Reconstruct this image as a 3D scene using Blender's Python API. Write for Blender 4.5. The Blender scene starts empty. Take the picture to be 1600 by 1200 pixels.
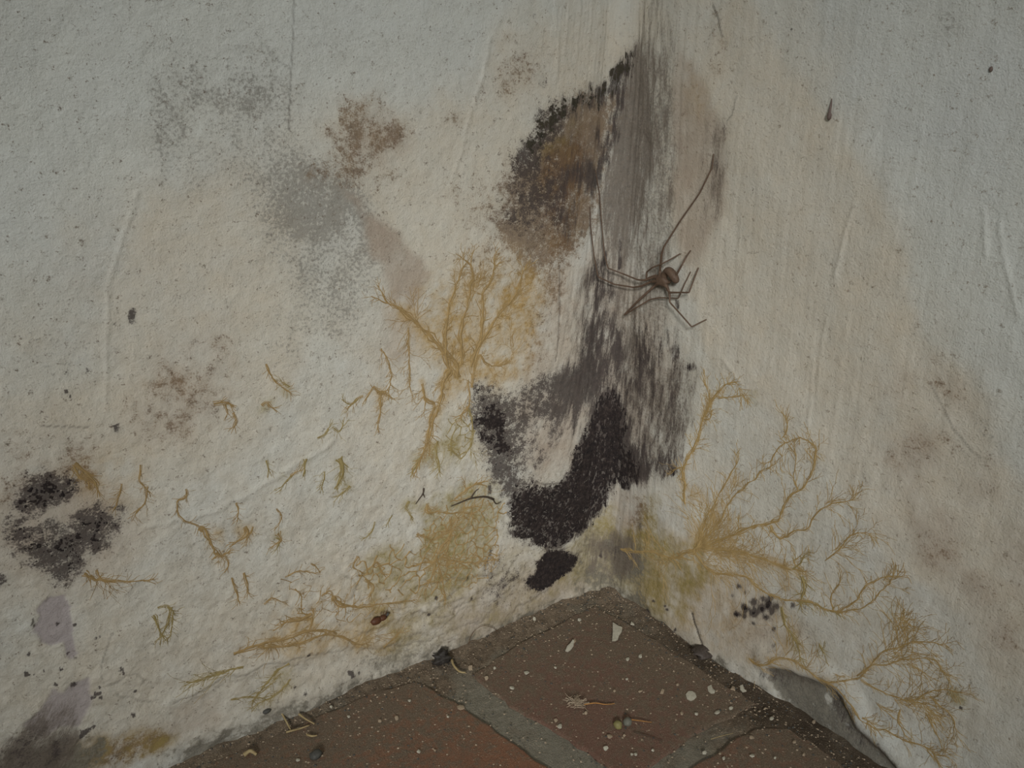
import bpy, bmesh, math, random
import numpy as np
from mathutils import Vector, Matrix

random.seed(7)
rng = np.random.default_rng(7)
SC = bpy.context.scene
COL = SC.collection

# ------------------------------------------------------------------ camera, light, exposure
FPX = 1244.0
PITCH = math.atan(400 / FPX)
AZ = math.radians(54.4)
FW = np.array([math.cos(AZ) * math.cos(PITCH), math.sin(AZ) * math.cos(PITCH), -math.sin(PITCH)])
RT = np.array([math.sin(AZ), -math.cos(AZ), 0.0])
UP = np.cross(RT, FW)
CAM = -(0.55 * (140 / FPX * RT - 315 / FPX * UP + FW))

cd = bpy.data.cameras.new('camera')
cam = bpy.data.objects.new('camera', cd)
COL.objects.link(cam)
cd.sensor_width = 36.0
cd.lens = 36.0 * FPX / 1600.0
cd.clip_start = 0.005
cam.matrix_world = Matrix(((RT[0], UP[0], -FW[0], CAM[0]), (RT[1], UP[1], -FW[1], CAM[1]),
                           (RT[2], UP[2], -FW[2], CAM[2]), (0, 0, 0, 1)))
SC.camera = cam

world = bpy.data.worlds.new('world')
SC.world = world
world.use_nodes = True
wb = world.node_tree.nodes['Background']
wb.inputs[0].default_value = (0.86, 0.93, 1.0, 1)
wb.inputs[1].default_value = 0.115

def area_light(name, loc, target, size, power, colour):
    ld = bpy.data.lights.new(name, 'AREA')
    ld.shape = 'RECTANGLE'
    ld.size, ld.size_y = size
    ld.energy = power
    ld.color = colour
    o = bpy.data.objects.new(name, ld)
    COL.objects.link(o)
    o.location = loc
    o.rotation_euler = (Vector(target) - Vector(loc)).to_track_quat('-Z', 'Y').to_euler()
    return o

area_light('window_light', (-0.80, -0.62, 0.95), (-0.06, -0.06, 0.17), (0.45, 0.6), 1.3, (1.0, 0.99, 0.96))
ld = bpy.data.lights.new('added_centre_spot', 'SPOT')  # added unseen spot: pool of light at the centre, darker towards the edges
ld.energy = 202.0; ld.color = (1.0, 0.985, 0.955); ld.spot_size = math.radians(16.6); ld.spot_blend = 1.0; ld.shadow_soft_size = 0.22
lo = bpy.data.objects.new('added_centre_spot', ld); COL.objects.link(lo)
lo.location = (-1.42, -1.80, 1.00)
lo.rotation_euler = (Vector((-0.085, -0.040, 0.135)) - lo.location).to_track_quat('-Z', 'Y').to_euler()

SC.view_settings.view_transform = 'Standard'
SC.view_settings.look = 'None'
SC.view_settings.exposure = 0.0
SC.view_settings.gamma = 1.0
SC.view_settings.use_curve_mapping = False

# ------------------------------------------------------------------ numpy noise
def vnoise(x, y, seed):
    x = np.asarray(x, float); y = np.asarray(y, float)
    ix = np.floor(x); iy = np.floor(y)
    fx = x - ix; fy = y - iy
    fx = fx * fx * (3 - 2 * fx); fy = fy * fy * (3 - 2 * fy)
    ix = ix.astype(np.int64); iy = iy.astype(np.int64)
    def h(a, b):
        v = (a * 374761393 + b * 668265263 + seed * 974634777) & 0xffffffff
        v = ((v ^ (v >> 13)) * 1274126177) & 0xffffffff
        v = ((v ^ (v >> 15)) * 2246822519) & 0xffffffff
        return ((v ^ (v >> 16)) & 0xffffff) / float(0xffffff)
    a = h(ix, iy); b = h(ix + 1, iy); c = h(ix, iy + 1); d = h(ix + 1, iy + 1)
    return (a * (1 - fx) + b * fx) * (1 - fy) + (c * (1 - fx) + d * fx) * fy

def fbm(x, y, octs=4, seed=0, gain=0.5):
    t = 0; amp = 1.0; tot = 0
    for i in range(octs):
        t = t + amp * vnoise(x, y, seed + 31 * i); tot += amp
        amp *= gain; x = np.asarray(x) * 2.03 + 11.7; y = np.asarray(y) * 2.03 + 5.3
    return t / tot

def smooth(a, b, x):
    t = np.clip((x - a) / (b - a), 0, 1)
    return t * t * (3 - 2 * t)

# ------------------------------------------------------------------ the walls as a surface of (s, z): s < 0 left wall, s > 0 right wall
RF = 0.016
DS = 0.00075
S0, S1, Z0, Z1 = -0.375, 0.300, -0.006, 0.396
sg = np.arange(S0, S1 + 1e-9, DS); zg = np.arange(Z0, Z1 + 1e-9, DS)
NS, NZ = len(sg), len(zg)
i0 = int(np.argmin(np.abs(sg))); sg = sg - sg[i0]
SS, ZZ = np.meshgrid(sg, zg)

def base_surf(s, z):
    s = np.asarray(s, float); z = np.asarray(z, float)
    th = np.radians(45 - np.clip(s / RF, -1, 1) * 45)
    c, n = np.cos(th), np.sin(th)
    x = np.where(s < -RF, s, np.where(s > RF, 0, -RF + RF * c))
    y = np.where(s > RF, -s, np.where(s < -RF, 0, -RF + RF * n))
    return np.stack([x, y, z], -1), np.stack([-c, -n, 0 * z], -1)

def ray(px, py):
    return (px - 800) / FPX * RT - (py - 600) / FPX * UP + FW

def floor_at(px, py):
    d = ray(px, py)
    return CAM + d * (-CAM[2] / d[2])

def sz(px, py):
    """wall coordinates of the spot seen at this place of the photograph"""
    d = ray(px, py)
    tl = -CAM[1] / d[1] if d[1] > 1e-9 else 1e9
    tr = -CAM[0] / d[0] if d[0] > 1e-9 else 1e9
    if tl < tr:
        p = CAM + tl * d; return np.array([p[0], p[2]])
    p = CAM + tr * d; return np.array([-p[1], p[2]])

def mpp(px, py):
    """metres per pixel there (facing the camera)"""
    s, z = sz(px, py)
    p, _ = base_surf(s, z)
    return float(np.dot(p - CAM, FW)) / FPX

# ------------------------------------------------------------------ stain masks, painted in wall coordinates
CH = {k: np.zeros((NZ, NS), np.float32) for k in
      ('damp', 'grey', 'brown', 'rust', 'black', 'yellow', 'olive', 'purple', 'dirt', 'taupe', 'line', 'relief', 'soot')}
GRP = {}
WX = (fbm(SS / .006, ZZ / .006, 3, 5) - .5)
WY = (fbm(SS / .006, ZZ / .006, 3, 9) - .5)
WX2 = (fbm(SS / .028, ZZ / .028, 2, 15) - .5)
WY2 = (fbm(SS / .028, ZZ / .028, 2, 19) - .5)

def gauss(a, sig):
    if sig < .3: return a
    r = int(max(1, math.ceil(sig * 2.6)))
    k = np.exp(-.5 * (np.arange(-r, r + 1) / sig) ** 2); k /= k.sum()
    p = np.pad(a, ((r, r), (0, 0)), mode='edge')
    a = sum(k[i] * p[i:i + a.shape[0]] for i in range(2 * r + 1))
    p = np.pad(a, ((0, 0), (r, r)), mode='edge')
    return sum(k[i] * p[:, i:i + a.shape[1]] for i in range(2 * r + 1))

def window(P, pad):
    a = np.clip(((P[:, 0].min() - pad) - sg[0]) / DS, 0, NS - 1); b = np.clip(((P[:, 0].max() + pad) - sg[0]) / DS, 0, NS - 1)
    c = np.clip(((P[:, 1].min() - pad) - zg[0]) / DS, 0, NZ - 1); d = np.clip(((P[:, 1].max() + pad) - zg[0]) / DS, 0, NZ - 1)
    return slice(int(c), int(d) + 2), slice(int(a), int(b) + 2)

def put(ch, w, m, mode, group):
    A = CH[ch]
    if mode == 'max': A[w] = np.maximum(A[w], m)
    elif mode == 'sub': A[w] = np.clip(A[w] - m, 0, 1)
    elif mode == 'add': A[w] = A[w] + m
    else: A[w] = 1 - (1 - A[w]) * (1 - m)
    if group:
        G = GRP.setdefault(group, np.zeros((NZ, NS), np.float32))
        G[w] = np.maximum(G[w], m)

def blob(ch, pts, v=1.0, blur=8, warp=10, big=0, mode='over', group=None):
    P = np.array([sz(*p) for p in pts])
    k = np.mean([mpp(*p) for p in pts])
    w = window(P, (blur * 3 + warp + big) * k)
    x = SS[w] + WX[w] * warp * k * 2 + WX2[w] * big * k * 2
    y = ZZ[w] + WY[w] * warp * k * 2 + WY2[w] * big * k * 2
    ins = np.zeros(x.shape, bool)
    for (x1, y1), (x2, y2) in zip(P, np.roll(P, -1, 0)):
        if abs(y2 - y1) < 1e-12: continue
        ins ^= ((y1 > y) != (y2 > y)) & (x < (x2 - x1) * (y - y1) / (y2 - y1) + x1)
    put(ch, w, gauss(ins.astype(np.float32), blur * k / DS) * v, mode, group)

def dab(ch, px, py, rx, ry=None, v=1.0, blur=4, warp=5, mode='over', group=None):
    ry = ry or rx
    blob(ch, [(px + rx * math.cos(a), py + ry * math.sin(a)) for a in np.linspace(0, 2 * math.pi, 13)[:-1]], v, blur, warp, 0, mode, group)

def stroke(ch, pts, width, v=1.0, soft=.5, warp=3, mode='over', group=None):
    P = np.array([sz(*p) for p in pts]); k = np.mean([mpp(*p) for p in pts])
    w = window(P, (width * 1.5 + warp) * k)
    x = SS[w] + WX[w] * warp * k * 2; y = ZZ[w] + WY[w] * warp * k * 2
    D = np.full(x.shape, 1e9)
    for (x1, y1), (x2, y2) in zip(P[:-1], P[1:]):
        l2 = (x2 - x1) ** 2 + (y2 - y1) ** 2 + 1e-15
        t = np.clip(((x - x1) * (x2 - x1) + (y - y1) * (y2 - y1)) / l2, 0, 1)
        D = np.minimum(D, np.hypot(x - x1 - t * (x2 - x1), y - y1 - t * (y2 - y1)))
    h = width * k / 2
    put(ch, w, (1 - smooth(h * (1 - soft), h * (1 + soft), D)) * v, mode, group)

# --- damp, beige
DB = [(1150, -40), (1190, 40), (1215, 75), (1240, 120), (1290, 180), (1330, 220), (1368, 275), (1392, 320), (1412, 395), (1422, 470),
      (1445, 535), (1490, 560), (1522, 600), (1555, 690), (1585, 740), (1640, 800), (1660, 1100), (1560, 1080), (1500, 960), (1400, 900),
      (1300, 740), (1200, 640), (1100, 560), (1040, 300), (1100, 100)]
blob('damp', DB, .62, 7, 8, 14)
stroke('damp', [(1240, 150), (1300, 215), (1350, 285), (1380, 360), (1395, 450), (1405, 560)], 55, .38, 1.0, 10)
blob('damp', [(1440, 560), (1520, 620), (1560, 700), (1600, 800), (1600, 1030), (1500, 960), (1430, 850), (1380, 720)], .35, 25, 15, 20)
blob('damp', [(245, 300), (300, 300), (400, 260), (470, 330), (470, 560), (420, 680), (300, 760), (180, 700), (170, 560), (150, 470), (190, 380)], .6, 16, 16, 20)
blob('damp', [(-60, 640), (100, 600), (240, 600), (300, 700), (230, 820), (180, 900), (-60, 920)], .62, 25, 16, 20)
blob('damp', [(500, 190), (600, 150), (745, 165), (770, 60), (960, 30), (1010, 50), (900, 400), (760, 430), (620, 400), (560, 290)], .55, 14, 10, 18)
blob('damp', [(600, 380), (860, 360), (930, 500), (860, 620), (740, 760), (560, 800), (540, 640)], .5, 30, 10, 20)
blob('damp', [(990, -30), (1140, -30), (1150, 160), (1120, 400), (1060, 420), (990, 150)], .5, 14, 10, 10)
blob('damp', [(300, 900), (500, 860), (760, 830), (930, 880), (820, 990), (560, 1090), (200, 1200), (-60, 1210), (-60, 1060)], .55, 40, 10, 20)
blob('damp', [(1000, 830), (1160, 870), (1240, 960), (1260, 1040), (1150, 1010), (1000, 950)], .6, 20, 10, 20)
blob('damp', [(150, 270), (430, 170), (740, 130), (880, -40), (1250, -40), (1420, 400), (1600, 700), (1700, 1300), (-60, 1300), (-60, 520)], .46, 45, 10, 25)
blob('damp', [(700, 860), (900, 860), (1000, 820), (1150, 880), (1250, 1000), (1300, 1100), (1100, 1040), (940, 960), (700, 1060), (400, 1150), (400, 1080)], .6, 25, 12, 20)
blob('grey', [(380, 1130), (560, 1040), (760, 960), (900, 890), (860, 960), (640, 1060), (400, 1150)], .36, 16, 12, 14)
blob('grey', [(1140, 880), (1260, 900), (1300, 1000), (1200, 1040), (1120, 980)], .3, 18, 12, 14)
# --- brown blotches
blob('brown', [(505, 210), (530, 160), (560, 150), (580, 128), (602, 165), (640, 200), (645, 225), (600, 235), (585, 270), (545, 290), (520, 250)], .42, 8, 14, 12)
dab('brown', 705, 187, 20, 11, .38, 6, 12)
blob('brown', [(470, 240), (520, 240), (540, 290), (480, 300)], .3, 9, 14)
blob('brown', [(560, 290), (600, 260), (640, 270), (590, 300)], .3, 9, 14)
blob('brown', [(780, 70), (850, 40), (860, 110), (800, 160), (745, 165), (765, 110)], .26, 12, 16, 10)
blob('brown', [(250, 560), (330, 510), (350, 600), (320, 680), (240, 700), (190, 660)], .36, 22, 20, 20)
blob('brown', [(-40, 680), (80, 690), (150, 700), (160, 750), (60, 760), (-40, 800)], .34, 14, 16, 15)
dab('brown', 1402, 605, 20, 30, .15, 10, 14)
blob('brown', [(1368, 700), (1400, 690), (1440, 660), (1475, 680), (1470, 718), (1425, 745), (1385, 735)], .2, 9, 14, 12)
blob('brown', [(1412, 815), (1450, 800), (1490, 805), (1500, 850), (1475, 900), (1430, 885)], .24, 12, 16, 16)
blob('brown', [(1490, 780), (1520, 760), (1565, 745), (1560, 775), (1510, 800)], .15, 8, 12)
blob('brown', [(1500, 910), (1560, 900), (1580, 990), (1600, 1030), (1555, 1010), (1520, 970)], .2, 14, 16, 16)
blob('brown', [(1440, 555), (1480, 575), (1490, 620), (1470, 640), (1440, 600)], .36, 9, 16, 12)
stroke('brown', [(1470, 670), (1495, 700), (1525, 718), (1548, 722)], 22, .3, .8, 8)
blob('brown', [(1105, 15), (1122, 15), (1132, 60), (1125, 110), (1112, 125), (1108, 70)], .42, 5, 10)
for pts, v in [([(1368, 700), (1400, 690), (1440, 660), (1475, 680), (1470, 718), (1425, 745), (1385, 735)], .45), ([(1412, 815), (1450, 800), (1490, 805), (1500, 850), (1475, 900), (1430, 885)], .55),
               ([(1490, 780), (1520, 760), (1565, 745), (1560, 775), (1510, 800)], .35), ([(1480, 880), (1540, 900), (1580, 990), (1610, 1040), (1555, 1010), (1510, 960)], .4), ([(1385, 590), (1410, 570), (1425, 610), (1405, 640), (1390, 630)], .4),
               ([(1445, 560), (1500, 600), (1520, 650), (1480, 640)], .3), ([(1560, 850), (1640, 830), (1640, 960), (1580, 940)], .3), ([(1400, 760), (1440, 750), (1450, 800), (1410, 800)], .25)]:
    blob('taupe', pts, v, 12, 16, 12)
blob('taupe', [(560, 160), (620, 180), (640, 230), (580, 270), (540, 240)], .35, 10, 14)
blob('taupe', [(230, 560), (340, 520), (350, 620), (300, 690), (210, 690)], .36, 26, 16, 16)
blob('taupe', [(-40, 690), (120, 690), (190, 770), (220, 850), (120, 920), (-40, 900)], .3, 26, 16, 16)
blob('taupe', [(270, 1105), (330, 1080), (345, 1120), (290, 1160), (240, 1150)], .4, 9, 12)
blob('dirt', [(240, 1190), (420, 1110), (560, 1060), (700, 1010), (700, 1040), (560, 1085), (420, 1140), (280, 1215)], .3, 9, 14, 6)  # dirt plus a painted shadow edge at the left wall base
blob('taupe', [(700, 960), (900, 900), (930, 900), (850, 960), (720, 1010), (640, 1030)], .3, 14, 12, 6)
# --- brown and rust mottling left of the corner
blob('brown', [(988, 80), (962, 135), (895, 155), (850, 185), (822, 230), (800, 285), (775, 345), (800, 400), (850, 425), (905, 400), (935, 340), (945, 260), (965, 190), (990, 120)], .78, 14, 14, 12)
blob('brown', [(830, 230), (900, 180), (945, 230), (925, 330), (895, 410), (850, 400), (800, 330)], .5, 14, 14, 10)
blob('brown', [(700, 300), (790, 250), (860, 300), (870, 430), (800, 470), (720, 420)], .32, 26, 14, 12)
blob('brown', [(860, 170), (940, 150), (940, 240), (900, 300), (820, 290)], .45, 10, 12)
blob('rust', [(850, 220), (905, 200), (920, 250), (905, 330), (895, 400), (860, 410), (840, 360), (835, 280)], .74, 14, 14, 10)
blob('rust', [(985, 770), (1030, 780), (1025, 850), (1000, 900), (975, 850)], .4, 9, 10)
stroke('black', [(984, 92), (970, 118), (962, 140), (930, 152), (895, 160), (868, 178), (848, 205), (832, 235)], 34, .62, 1.0, 14, group='edge')
stroke('black', [(972, 112), (962, 140), (940, 150)], 22, .5, 1.0, 8, group='edge')
stroke('black', [(975, 150), (958, 205), (945, 255), (928, 290)], 22, .55, 1.0, 10)
blob('black', [(800, 240), (850, 240), (880, 300), (860, 340), (815, 330), (790, 290)], .3, 12, 14)
blob('soot', [(985, 80), (1010, 60), (1030, 200), (1000, 330), (960, 420), (940, 330), (962, 180)], .75, 12, 10, 8)
blob('soot', [(1000, 60), (1060, 90), (1055, 440), (1040, 560), (940, 570), (930, 380), (962, 180)], .42, 12, 8)
blob('soot', [(900, 420), (960, 410), (975, 560), (940, 620), (880, 600), (880, 500)], .5, 14, 10)
blob('soot', [(1100, 180), (1135, 200), (1138, 290), (1118, 360), (1095, 380), (1090, 280)], .4, 9, 8)
blob('soot', [(1000, -30), (1060, -20), (1062, 90), (1030, 110), (990, 90)], .34, 12, 8)
blob('grey', [(1000, 60), (1060, 90), (1050, 440), (1040, 560), (960, 560), (940, 330), (975, 160)], .42, 12, 8)
for px, py, rx, ry, v in [(870, 260, 60, 60, .32), (850, 340, 50, 50, .28), (815, 250, 24, 26, .5), (903, 272, 26, 18, .62), (925, 290, 12, 26, .55), (830, 330, 26, 34, .4), (895, 350, 22, 40, .36), (790, 330, 26, 34, .3), (870, 190, 34, 20, .36), (935, 215, 12, 26, .5)]:
    dab('black', px, py, rx, ry, v, 9, 12)
blob('taupe', [(905, 190), (950, 165), (958, 200), (925, 250), (900, 240)], .35, 7, 10)
blob('olive', [(840, 190), (900, 190), (905, 215), (850, 240), (830, 260)], .25, 10, 12)
# --- streaked corner
blob('black', [(930, 400), (960, 410), (975, 560), (940, 620), (900, 600), (918, 480)], .58, 11, 12, 8)
blob('black', [(1020, 480), (1060, 520), (1070, 570), (1000, 570), (985, 500)], .5, 13, 12)
stroke('black', [(969, 375), (968, 400), (967, 415)], 7, .75, .6, 2)
stroke('black', [(944, 385), (946, 410)], 8, .6, .6, 3)
dab('black', 1113, 258, 7, 16, .42, 5, 6); dab('black', 1131, 200, 6, 18, .4, 5, 6)
dab('black', 848, 498, 17, 20, .36, 9, 10); dab('black', 925, 513, 8, 9, .6, 4, 5); dab('black', 1057, 475, 4, 8, .8, 2, 3)
# --- black mould in the corner
blob('black', [(938, 600), (972, 615), (985, 690), (1005, 742), (962, 762), (942, 792), (916, 832), (882, 862), (850, 856), (800, 835), (788, 795),
               (800, 760), (880, 752), (903, 700), (922, 645)], .97, 10, 16, 10, group='core')
blob('black', [(908, 862), (900, 890), (862, 915), (828, 928), (814, 912), (838, 882), (852, 858)], .92, 6, 14, group='lobe')
blob('soot', [(925, 560), (1000, 530), (1045, 570), (1060, 560), (1092, 568), (1084, 645), (1060, 735), (1005, 760), (940, 715)], .62, 9, 14, 8)
blob('grey', [(960, 560), (1080, 580), (1060, 730), (1000, 745), (965, 700)], .5, 10, 12)
blob('black', [(940, 560), (1000, 545), (1045, 580), (1088, 572), (1080, 640), (1055, 725), (1005, 752), (960, 705)], .4, 10, 14, 8)
blob('black', [(960, 690), (1060, 715), (1050, 745), (1000, 755), (965, 740)], .5, 8, 12)
blob('black', [(742, 600), (800, 615), (850, 590), (895, 560), (945, 560), (930, 625), (888, 690), (830, 745), (790, 790), (760, 720), (738, 660)], .72, 12, 14, 10)
blob('brown', [(780, 600), (860, 560), (900, 440), (840, 440), (820, 520)], .35, 16, 14, 8)
blob('black', [(744, 600), (775, 615), (800, 640), (800, 700), (785, 730), (765, 722), (742, 665)], .56, 10, 14, group='west')
blob('black', [(860, 590), (905, 575), (945, 585), (930, 625), (885, 640)], .3, 9, 12)
blob('taupe', [(810, 620), (890, 610), (920, 620), (890, 700), (870, 745), (800, 750), (800, 680)], .5, 12, 12)
blob('black', [(812, 665), (890, 650), (895, 690), (872, 744), (812, 745)], .34, 10, 10, mode='sub')
dab('black', 1050, 738, 14, 7, .7, 4, 6, group='core'); dab('black', 1079, 574, 9, 9, .75, 3, 5, group='core')
dab('black', 978, 752, 8, 14, .85, 3, 6, group='core'); dab('black', 960, 862, 12, 14, .5, 6, 8); dab('black', 935, 855, 18, 8, .4, 8, 8)
blob('taupe', [(960, 765), (1000, 760), (995, 830), (960, 840), (945, 810)], .4, 8, 8)
dab('black', 955, 925, 22, 14, .6, 8, 10); dab('black', 985, 950, 20, 12, .5, 8, 10); dab('black', 770, 868, 12, 14, .35, 6, 10)
dab('black', 1000, 822, 8, 8, .45, 4, 6); dab('black', 765, 766, 3, 7, .9, 1.5, 2)
blob('black', [(785, 870), (830, 870), (800, 940), (770, 960)], .22, 14, 12)
# --- mould patch far left
blob('black', [(42, 745), (72, 733), (125, 746), (142, 764), (108, 788), (66, 798), (38, 812), (24, 790)], .85, 9, 18, 6, group='far')
blob('black', [(16, 815), (70, 802), (115, 800), (160, 788), (190, 800), (186, 842), (160, 865), (140, 880), (104, 908), (72, 898), (28, 872), (8, 835)], .66, 10, 20, 8, group='far')
blob('black', [(45, 860), (100, 855), (120, 880), (100, 905), (70, 895)], .5, 7, 10, group='far')
blob('black', [(105, 795), (160, 795), (165, 830), (120, 850), (100, 830)], .35, 7, 10, group='far')
stroke('black', [(40, 820), (75, 803), (120, 790)], 10, .5, .9, 5, mode='sub')
blob('taupe', [(20, 740), (190, 760), (200, 860), (110, 920), (0, 860)], .3, 14, 10)
blob('rust', [(112, 725), (140, 720), (155, 752), (150, 770), (125, 755)], .45, 6, 10)
for px, py, r, v in [(207, 500, 7, .75), (209, 489, 6, .5), (183, 670, 6, .9), (103, 613, 3, .9), (97, 619, 2.2, .9), (73, 650, 3, .8), (110, 620, 2, .7), (53, 658, 2.5, .7),
                     (88, 655, 2, .8), (84, 648, 2, .7), (2, 905, 8, .8), (320, 450, 2, .8), (250, 392, 2, .7), (245, 18 + 450, 1.8, .5), (273, 188, 2.5, .7), (264, 200, 2.5, .5),
                     (135, 580, 3, .6), (105, 582, 3, .5), (180, 507, 3, .6), (1548, 107, 3, .8), (1376, 93, 1.8, .7), (1386, 102, 1.6, .6), (1235, 45, 2, .8), (1212, 20, 2, .7),
                     (1513, 121, 1.6, .6), (835, 25, 3, .6), (971, 55, 3, .5), (848, 128, 9, .35), (1327, 478, 2, .7), (1230, 392, 2, .6), (1585, 857, 2, .7), (1122, 515, 1.6, .7)]:
    dab('black', px, py, r, r * 1.3, v, 1.6, 2)
# --- mould spots above the right base
SPOTS = [(1165, 950, 5), (1178, 957, 6), (1162, 962, 4), (1152, 960, 6), (1177, 940, 5), (1190, 936, 5), (1200, 944, 7), (1205, 955, 5), (1213, 950, 4), (1195, 962, 5),
         (1238, 946, 4), (1250, 947, 4), (1258, 952, 3), (1204, 935, 4), (1180, 975, 3), (1155, 915, 4), (1210, 1010, 3), (1208, 985, 4), (1163, 925, 2.5), (1145, 930, 3), (1222, 940, 3), (1190, 950, 6)]
for px, py, r in SPOTS: dab('black', px, py, r * 1.15, r * 1.15, .95, 2.6, 5, group='spots')
dab('black', 1195, 950, 34, 22, .26, 12, 10)
for px, py, r in [(1058, 982, 3), (1022, 938, 3), (1039, 945, 3), (1043, 952, 3), (1056, 987, 2), (1012, 955, 4), (975, 948, 4), (940, 955, 5), (1000, 965, 5), (925, 968, 4),
                  (115, 975, 2.5), (90, 975, 3), (45, 1023, 4), (107, 1021, 2.5), (116, 1027, 2.5), (40, 1050, 4), (45, 1052, 3), (55, 1052, 2), (70, 1046, 2), (86, 1070, 4), (115, 1070, 5),
                  (95, 1045, 3), (150, 1085, 4), (158, 1084, 3), (160, 1090, 3), (144, 1090, 3), (190, 1045, 4), (193, 1050, 3), (210, 1082, 3), (208, 1118, 4), (200, 1122, 2), (238, 1077, 2.5),
                  (157, 1073, 2.5), (130, 1145, 6), (138, 1141, 5), (126, 1150, 4), (147, 1136, 3), (150, 997, 2), (156, 996, 2), (178, 990, 2), (480, 1022, 2.5), (735, 935, 3), (681, 935, 2.5),
                  (547, 1052, 6), (560, 1050, 3), (475, 1080, 3), (460, 1073, 3), (1375, 1160, 2.5), (1500, 1107, 3), (670, 960, 2.5), (940, 862, 3)]:
    dab('black', px, py, r, r, .95, 1.2, 3)
# --- grey speckled paint, left wall
blob('grey', [(240, 118), (300, 80), (420, 60), (470, 150), (460, 230), (380, 270), (238, 300)], .36, 22, 14, 14)
blob('grey', [(240, 122), (262, 150), (300, 200), (280, 260), (240, 292)], .3, 6, 10, 4)
blob('grey', [(330, 150), (400, 110), (440, 140), (430, 200), (360, 210)], .2, 14, 14, 10)
blob('grey', [(430, 40), (700, 20), (760, 140), (560, 130), (460, 200)], .16, 40, 12)
blob('grey', [(430, 215), (500, 250), (560, 300), (620, 380), (600, 440), (560, 500), (520, 470), (430, 400), (385, 330), (390, 260)], .6, 26, 16, 16)
blob('grey', [(470, 230), (530, 280), (560, 330), (500, 380), (440, 330), (430, 260)], .4, 18, 12)
blob('grey', [(420, 430), (560, 450), (560, 560), (480, 620), (420, 560)], .28, 30, 12)
blob('grey', [(60, 420), (170, 430), (150, 580), (40, 600)], .2, 20, 12)
blob('grey', [(470, 270), (520, 285), (545, 270), (560, 320), (500, 330)], .3, 8, 12)
blob('grey', [(520, 300), (560, 300), (585, 340), (575, 365), (540, 335)], .4, 7, 12)
blob('taupe', [(535, 285), (578, 335), (610, 350), (642, 392), (672, 432), (650, 470), (612, 470), (600, 420), (574, 384), (570, 345)], .8, 5, 12, 6)
blob('grey', [(520, 285), (578, 335), (642, 392), (672, 432), (640, 440), (560, 370)], .3, 8, 12)
blob('taupe', [(605, 440), (670, 440), (660, 480), (640, 580), (600, 560), (595, 500)], .42, 12, 10)
blob('taupe', [(1062, 60), (1092, 110), (1112, 160), (1132, 205), (1137, 290), (1122, 350), (1088, 410), (1062, 420), (1052, 300), (1055, 150)], .62, 6, 8, 6)
blob('yellow', [(1072, 100), (1100, 130), (1108, 180), (1092, 190), (1075, 150)], .16, 9, 8)
blob('grey', [(1468, 0), (1500, 0), (1500, 55), (1480, 65), (1468, 50)], .36, 9, 10)
blob('grey', [(1510, 640), (1545, 650), (1555, 700), (1530, 690)], .3, 6, 10)
blob('grey', [(1215, 150), (1225, 150), (1228, 215), (1215, 210)], .22, 8, 8)
blob('grey', [(320, 780), (420, 850), (330, 900), (250, 880)], .25, 18, 12)
# --- yellow and olive staining
blob('yellow', [(690, 430), (820, 400), (850, 470), (815, 560), (790, 610), (735, 610), (690, 590), (640, 520)], .45, 16, 12, 12)
blob('yellow', [(770, 440), (835, 420), (845, 500), (815, 600), (780, 600), (775, 520)], .45, 12, 12, 8)
blob('yellow', [(600, 470), (690, 440), (700, 540), (640, 520)], .25, 14, 12)
blob('yellow', [(690, 545), (712, 540), (742, 545), (745, 580), (725, 605), (680, 610)], .5, 6, 10)
blob('olive', [(690, 660), (735, 640), (740, 700), (720, 735), (680, 740), (660, 720)], .55, 9, 10)
blob('olive', [(665, 790), (705, 765), (740, 755), (785, 765), (782, 840), (745, 900), (690, 920), (655, 880), (648, 830)], .85, 9, 14, 10)
blob('yellow', [(690, 800), (720, 815), (700, 850), (670, 840)], .4, 8, 10)
blob('olive', [(560, 880), (620, 850), (660, 900), (740, 900), (700, 940), (620, 930), (570, 920)], .55, 10, 14, 10)
blob('yellow', [(440, 975), (470, 962), (490, 965), (486, 985), (450, 990)], .62, 4, 8)
blob('yellow', [(410, 1020), (480, 990), (530, 985), (600, 1000), (620, 990), (600, 1020), (520, 1015)], .6, 7, 12, 8)
blob('yellow', [(590, 1005), (615, 995), (610, 1020), (595, 1025)], .4, 4, 8)
blob('yellow', [(470, 920), (560, 940), (640, 950), (560, 965), (500, 950)], .34, 8, 12)
blob('olive', [(410, 1080), (450, 1035), (460, 1060), (420, 1100), (390, 1110)], .36, 6, 12)
blob('olive', [(945, 880), (1000, 845), (1085, 850), (1125, 890), (1060, 960), (1010, 975), (965, 930)], .75, 12, 14, 10)
blob('dirt', [(930, 895), (960, 850), (990, 860), (1010, 930), (1000, 975), (950, 930)], .4, 10, 14)
blob('soot', [(920, 850), (985, 830), (1000, 880), (960, 905), (930, 890)], .45, 9, 12)
blob('rust', [(985, 905), (1030, 905), (1030, 960), (995, 950)], .3, 9, 12)
blob('yellow', [(1050, 840), (1100, 800), (1150, 800), (1165, 850), (1110, 880), (1050, 875)], .3, 12, 12)
blob('yellow', [(1215, 905), (1240, 905), (1240, 960), (1255, 1030), (1225, 1030), (1212, 960)], .4, 9, 12)
blob('yellow', [(1070, 765), (1105, 760), (1105, 790), (1075, 792)], .35, 6, 10)
blob('yellow', [(110, 735), (220, 700), (235, 760), (200, 800), (150, 790)], .26, 14, 12)
blob('olive', [(60, 1170), (120, 1155), (180, 1150), (240, 1136), (275, 1136), (278, 1155), (215, 1188), (130, 1222), (40, 1225)], .5, 5, 8)
blob('rust', [(60, 1175), (120, 1160), (180, 1155), (240, 1140), (270, 1140), (270, 1155), (215, 1188), (130, 1222), (40, 1225)], .4, 6, 8)
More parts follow.
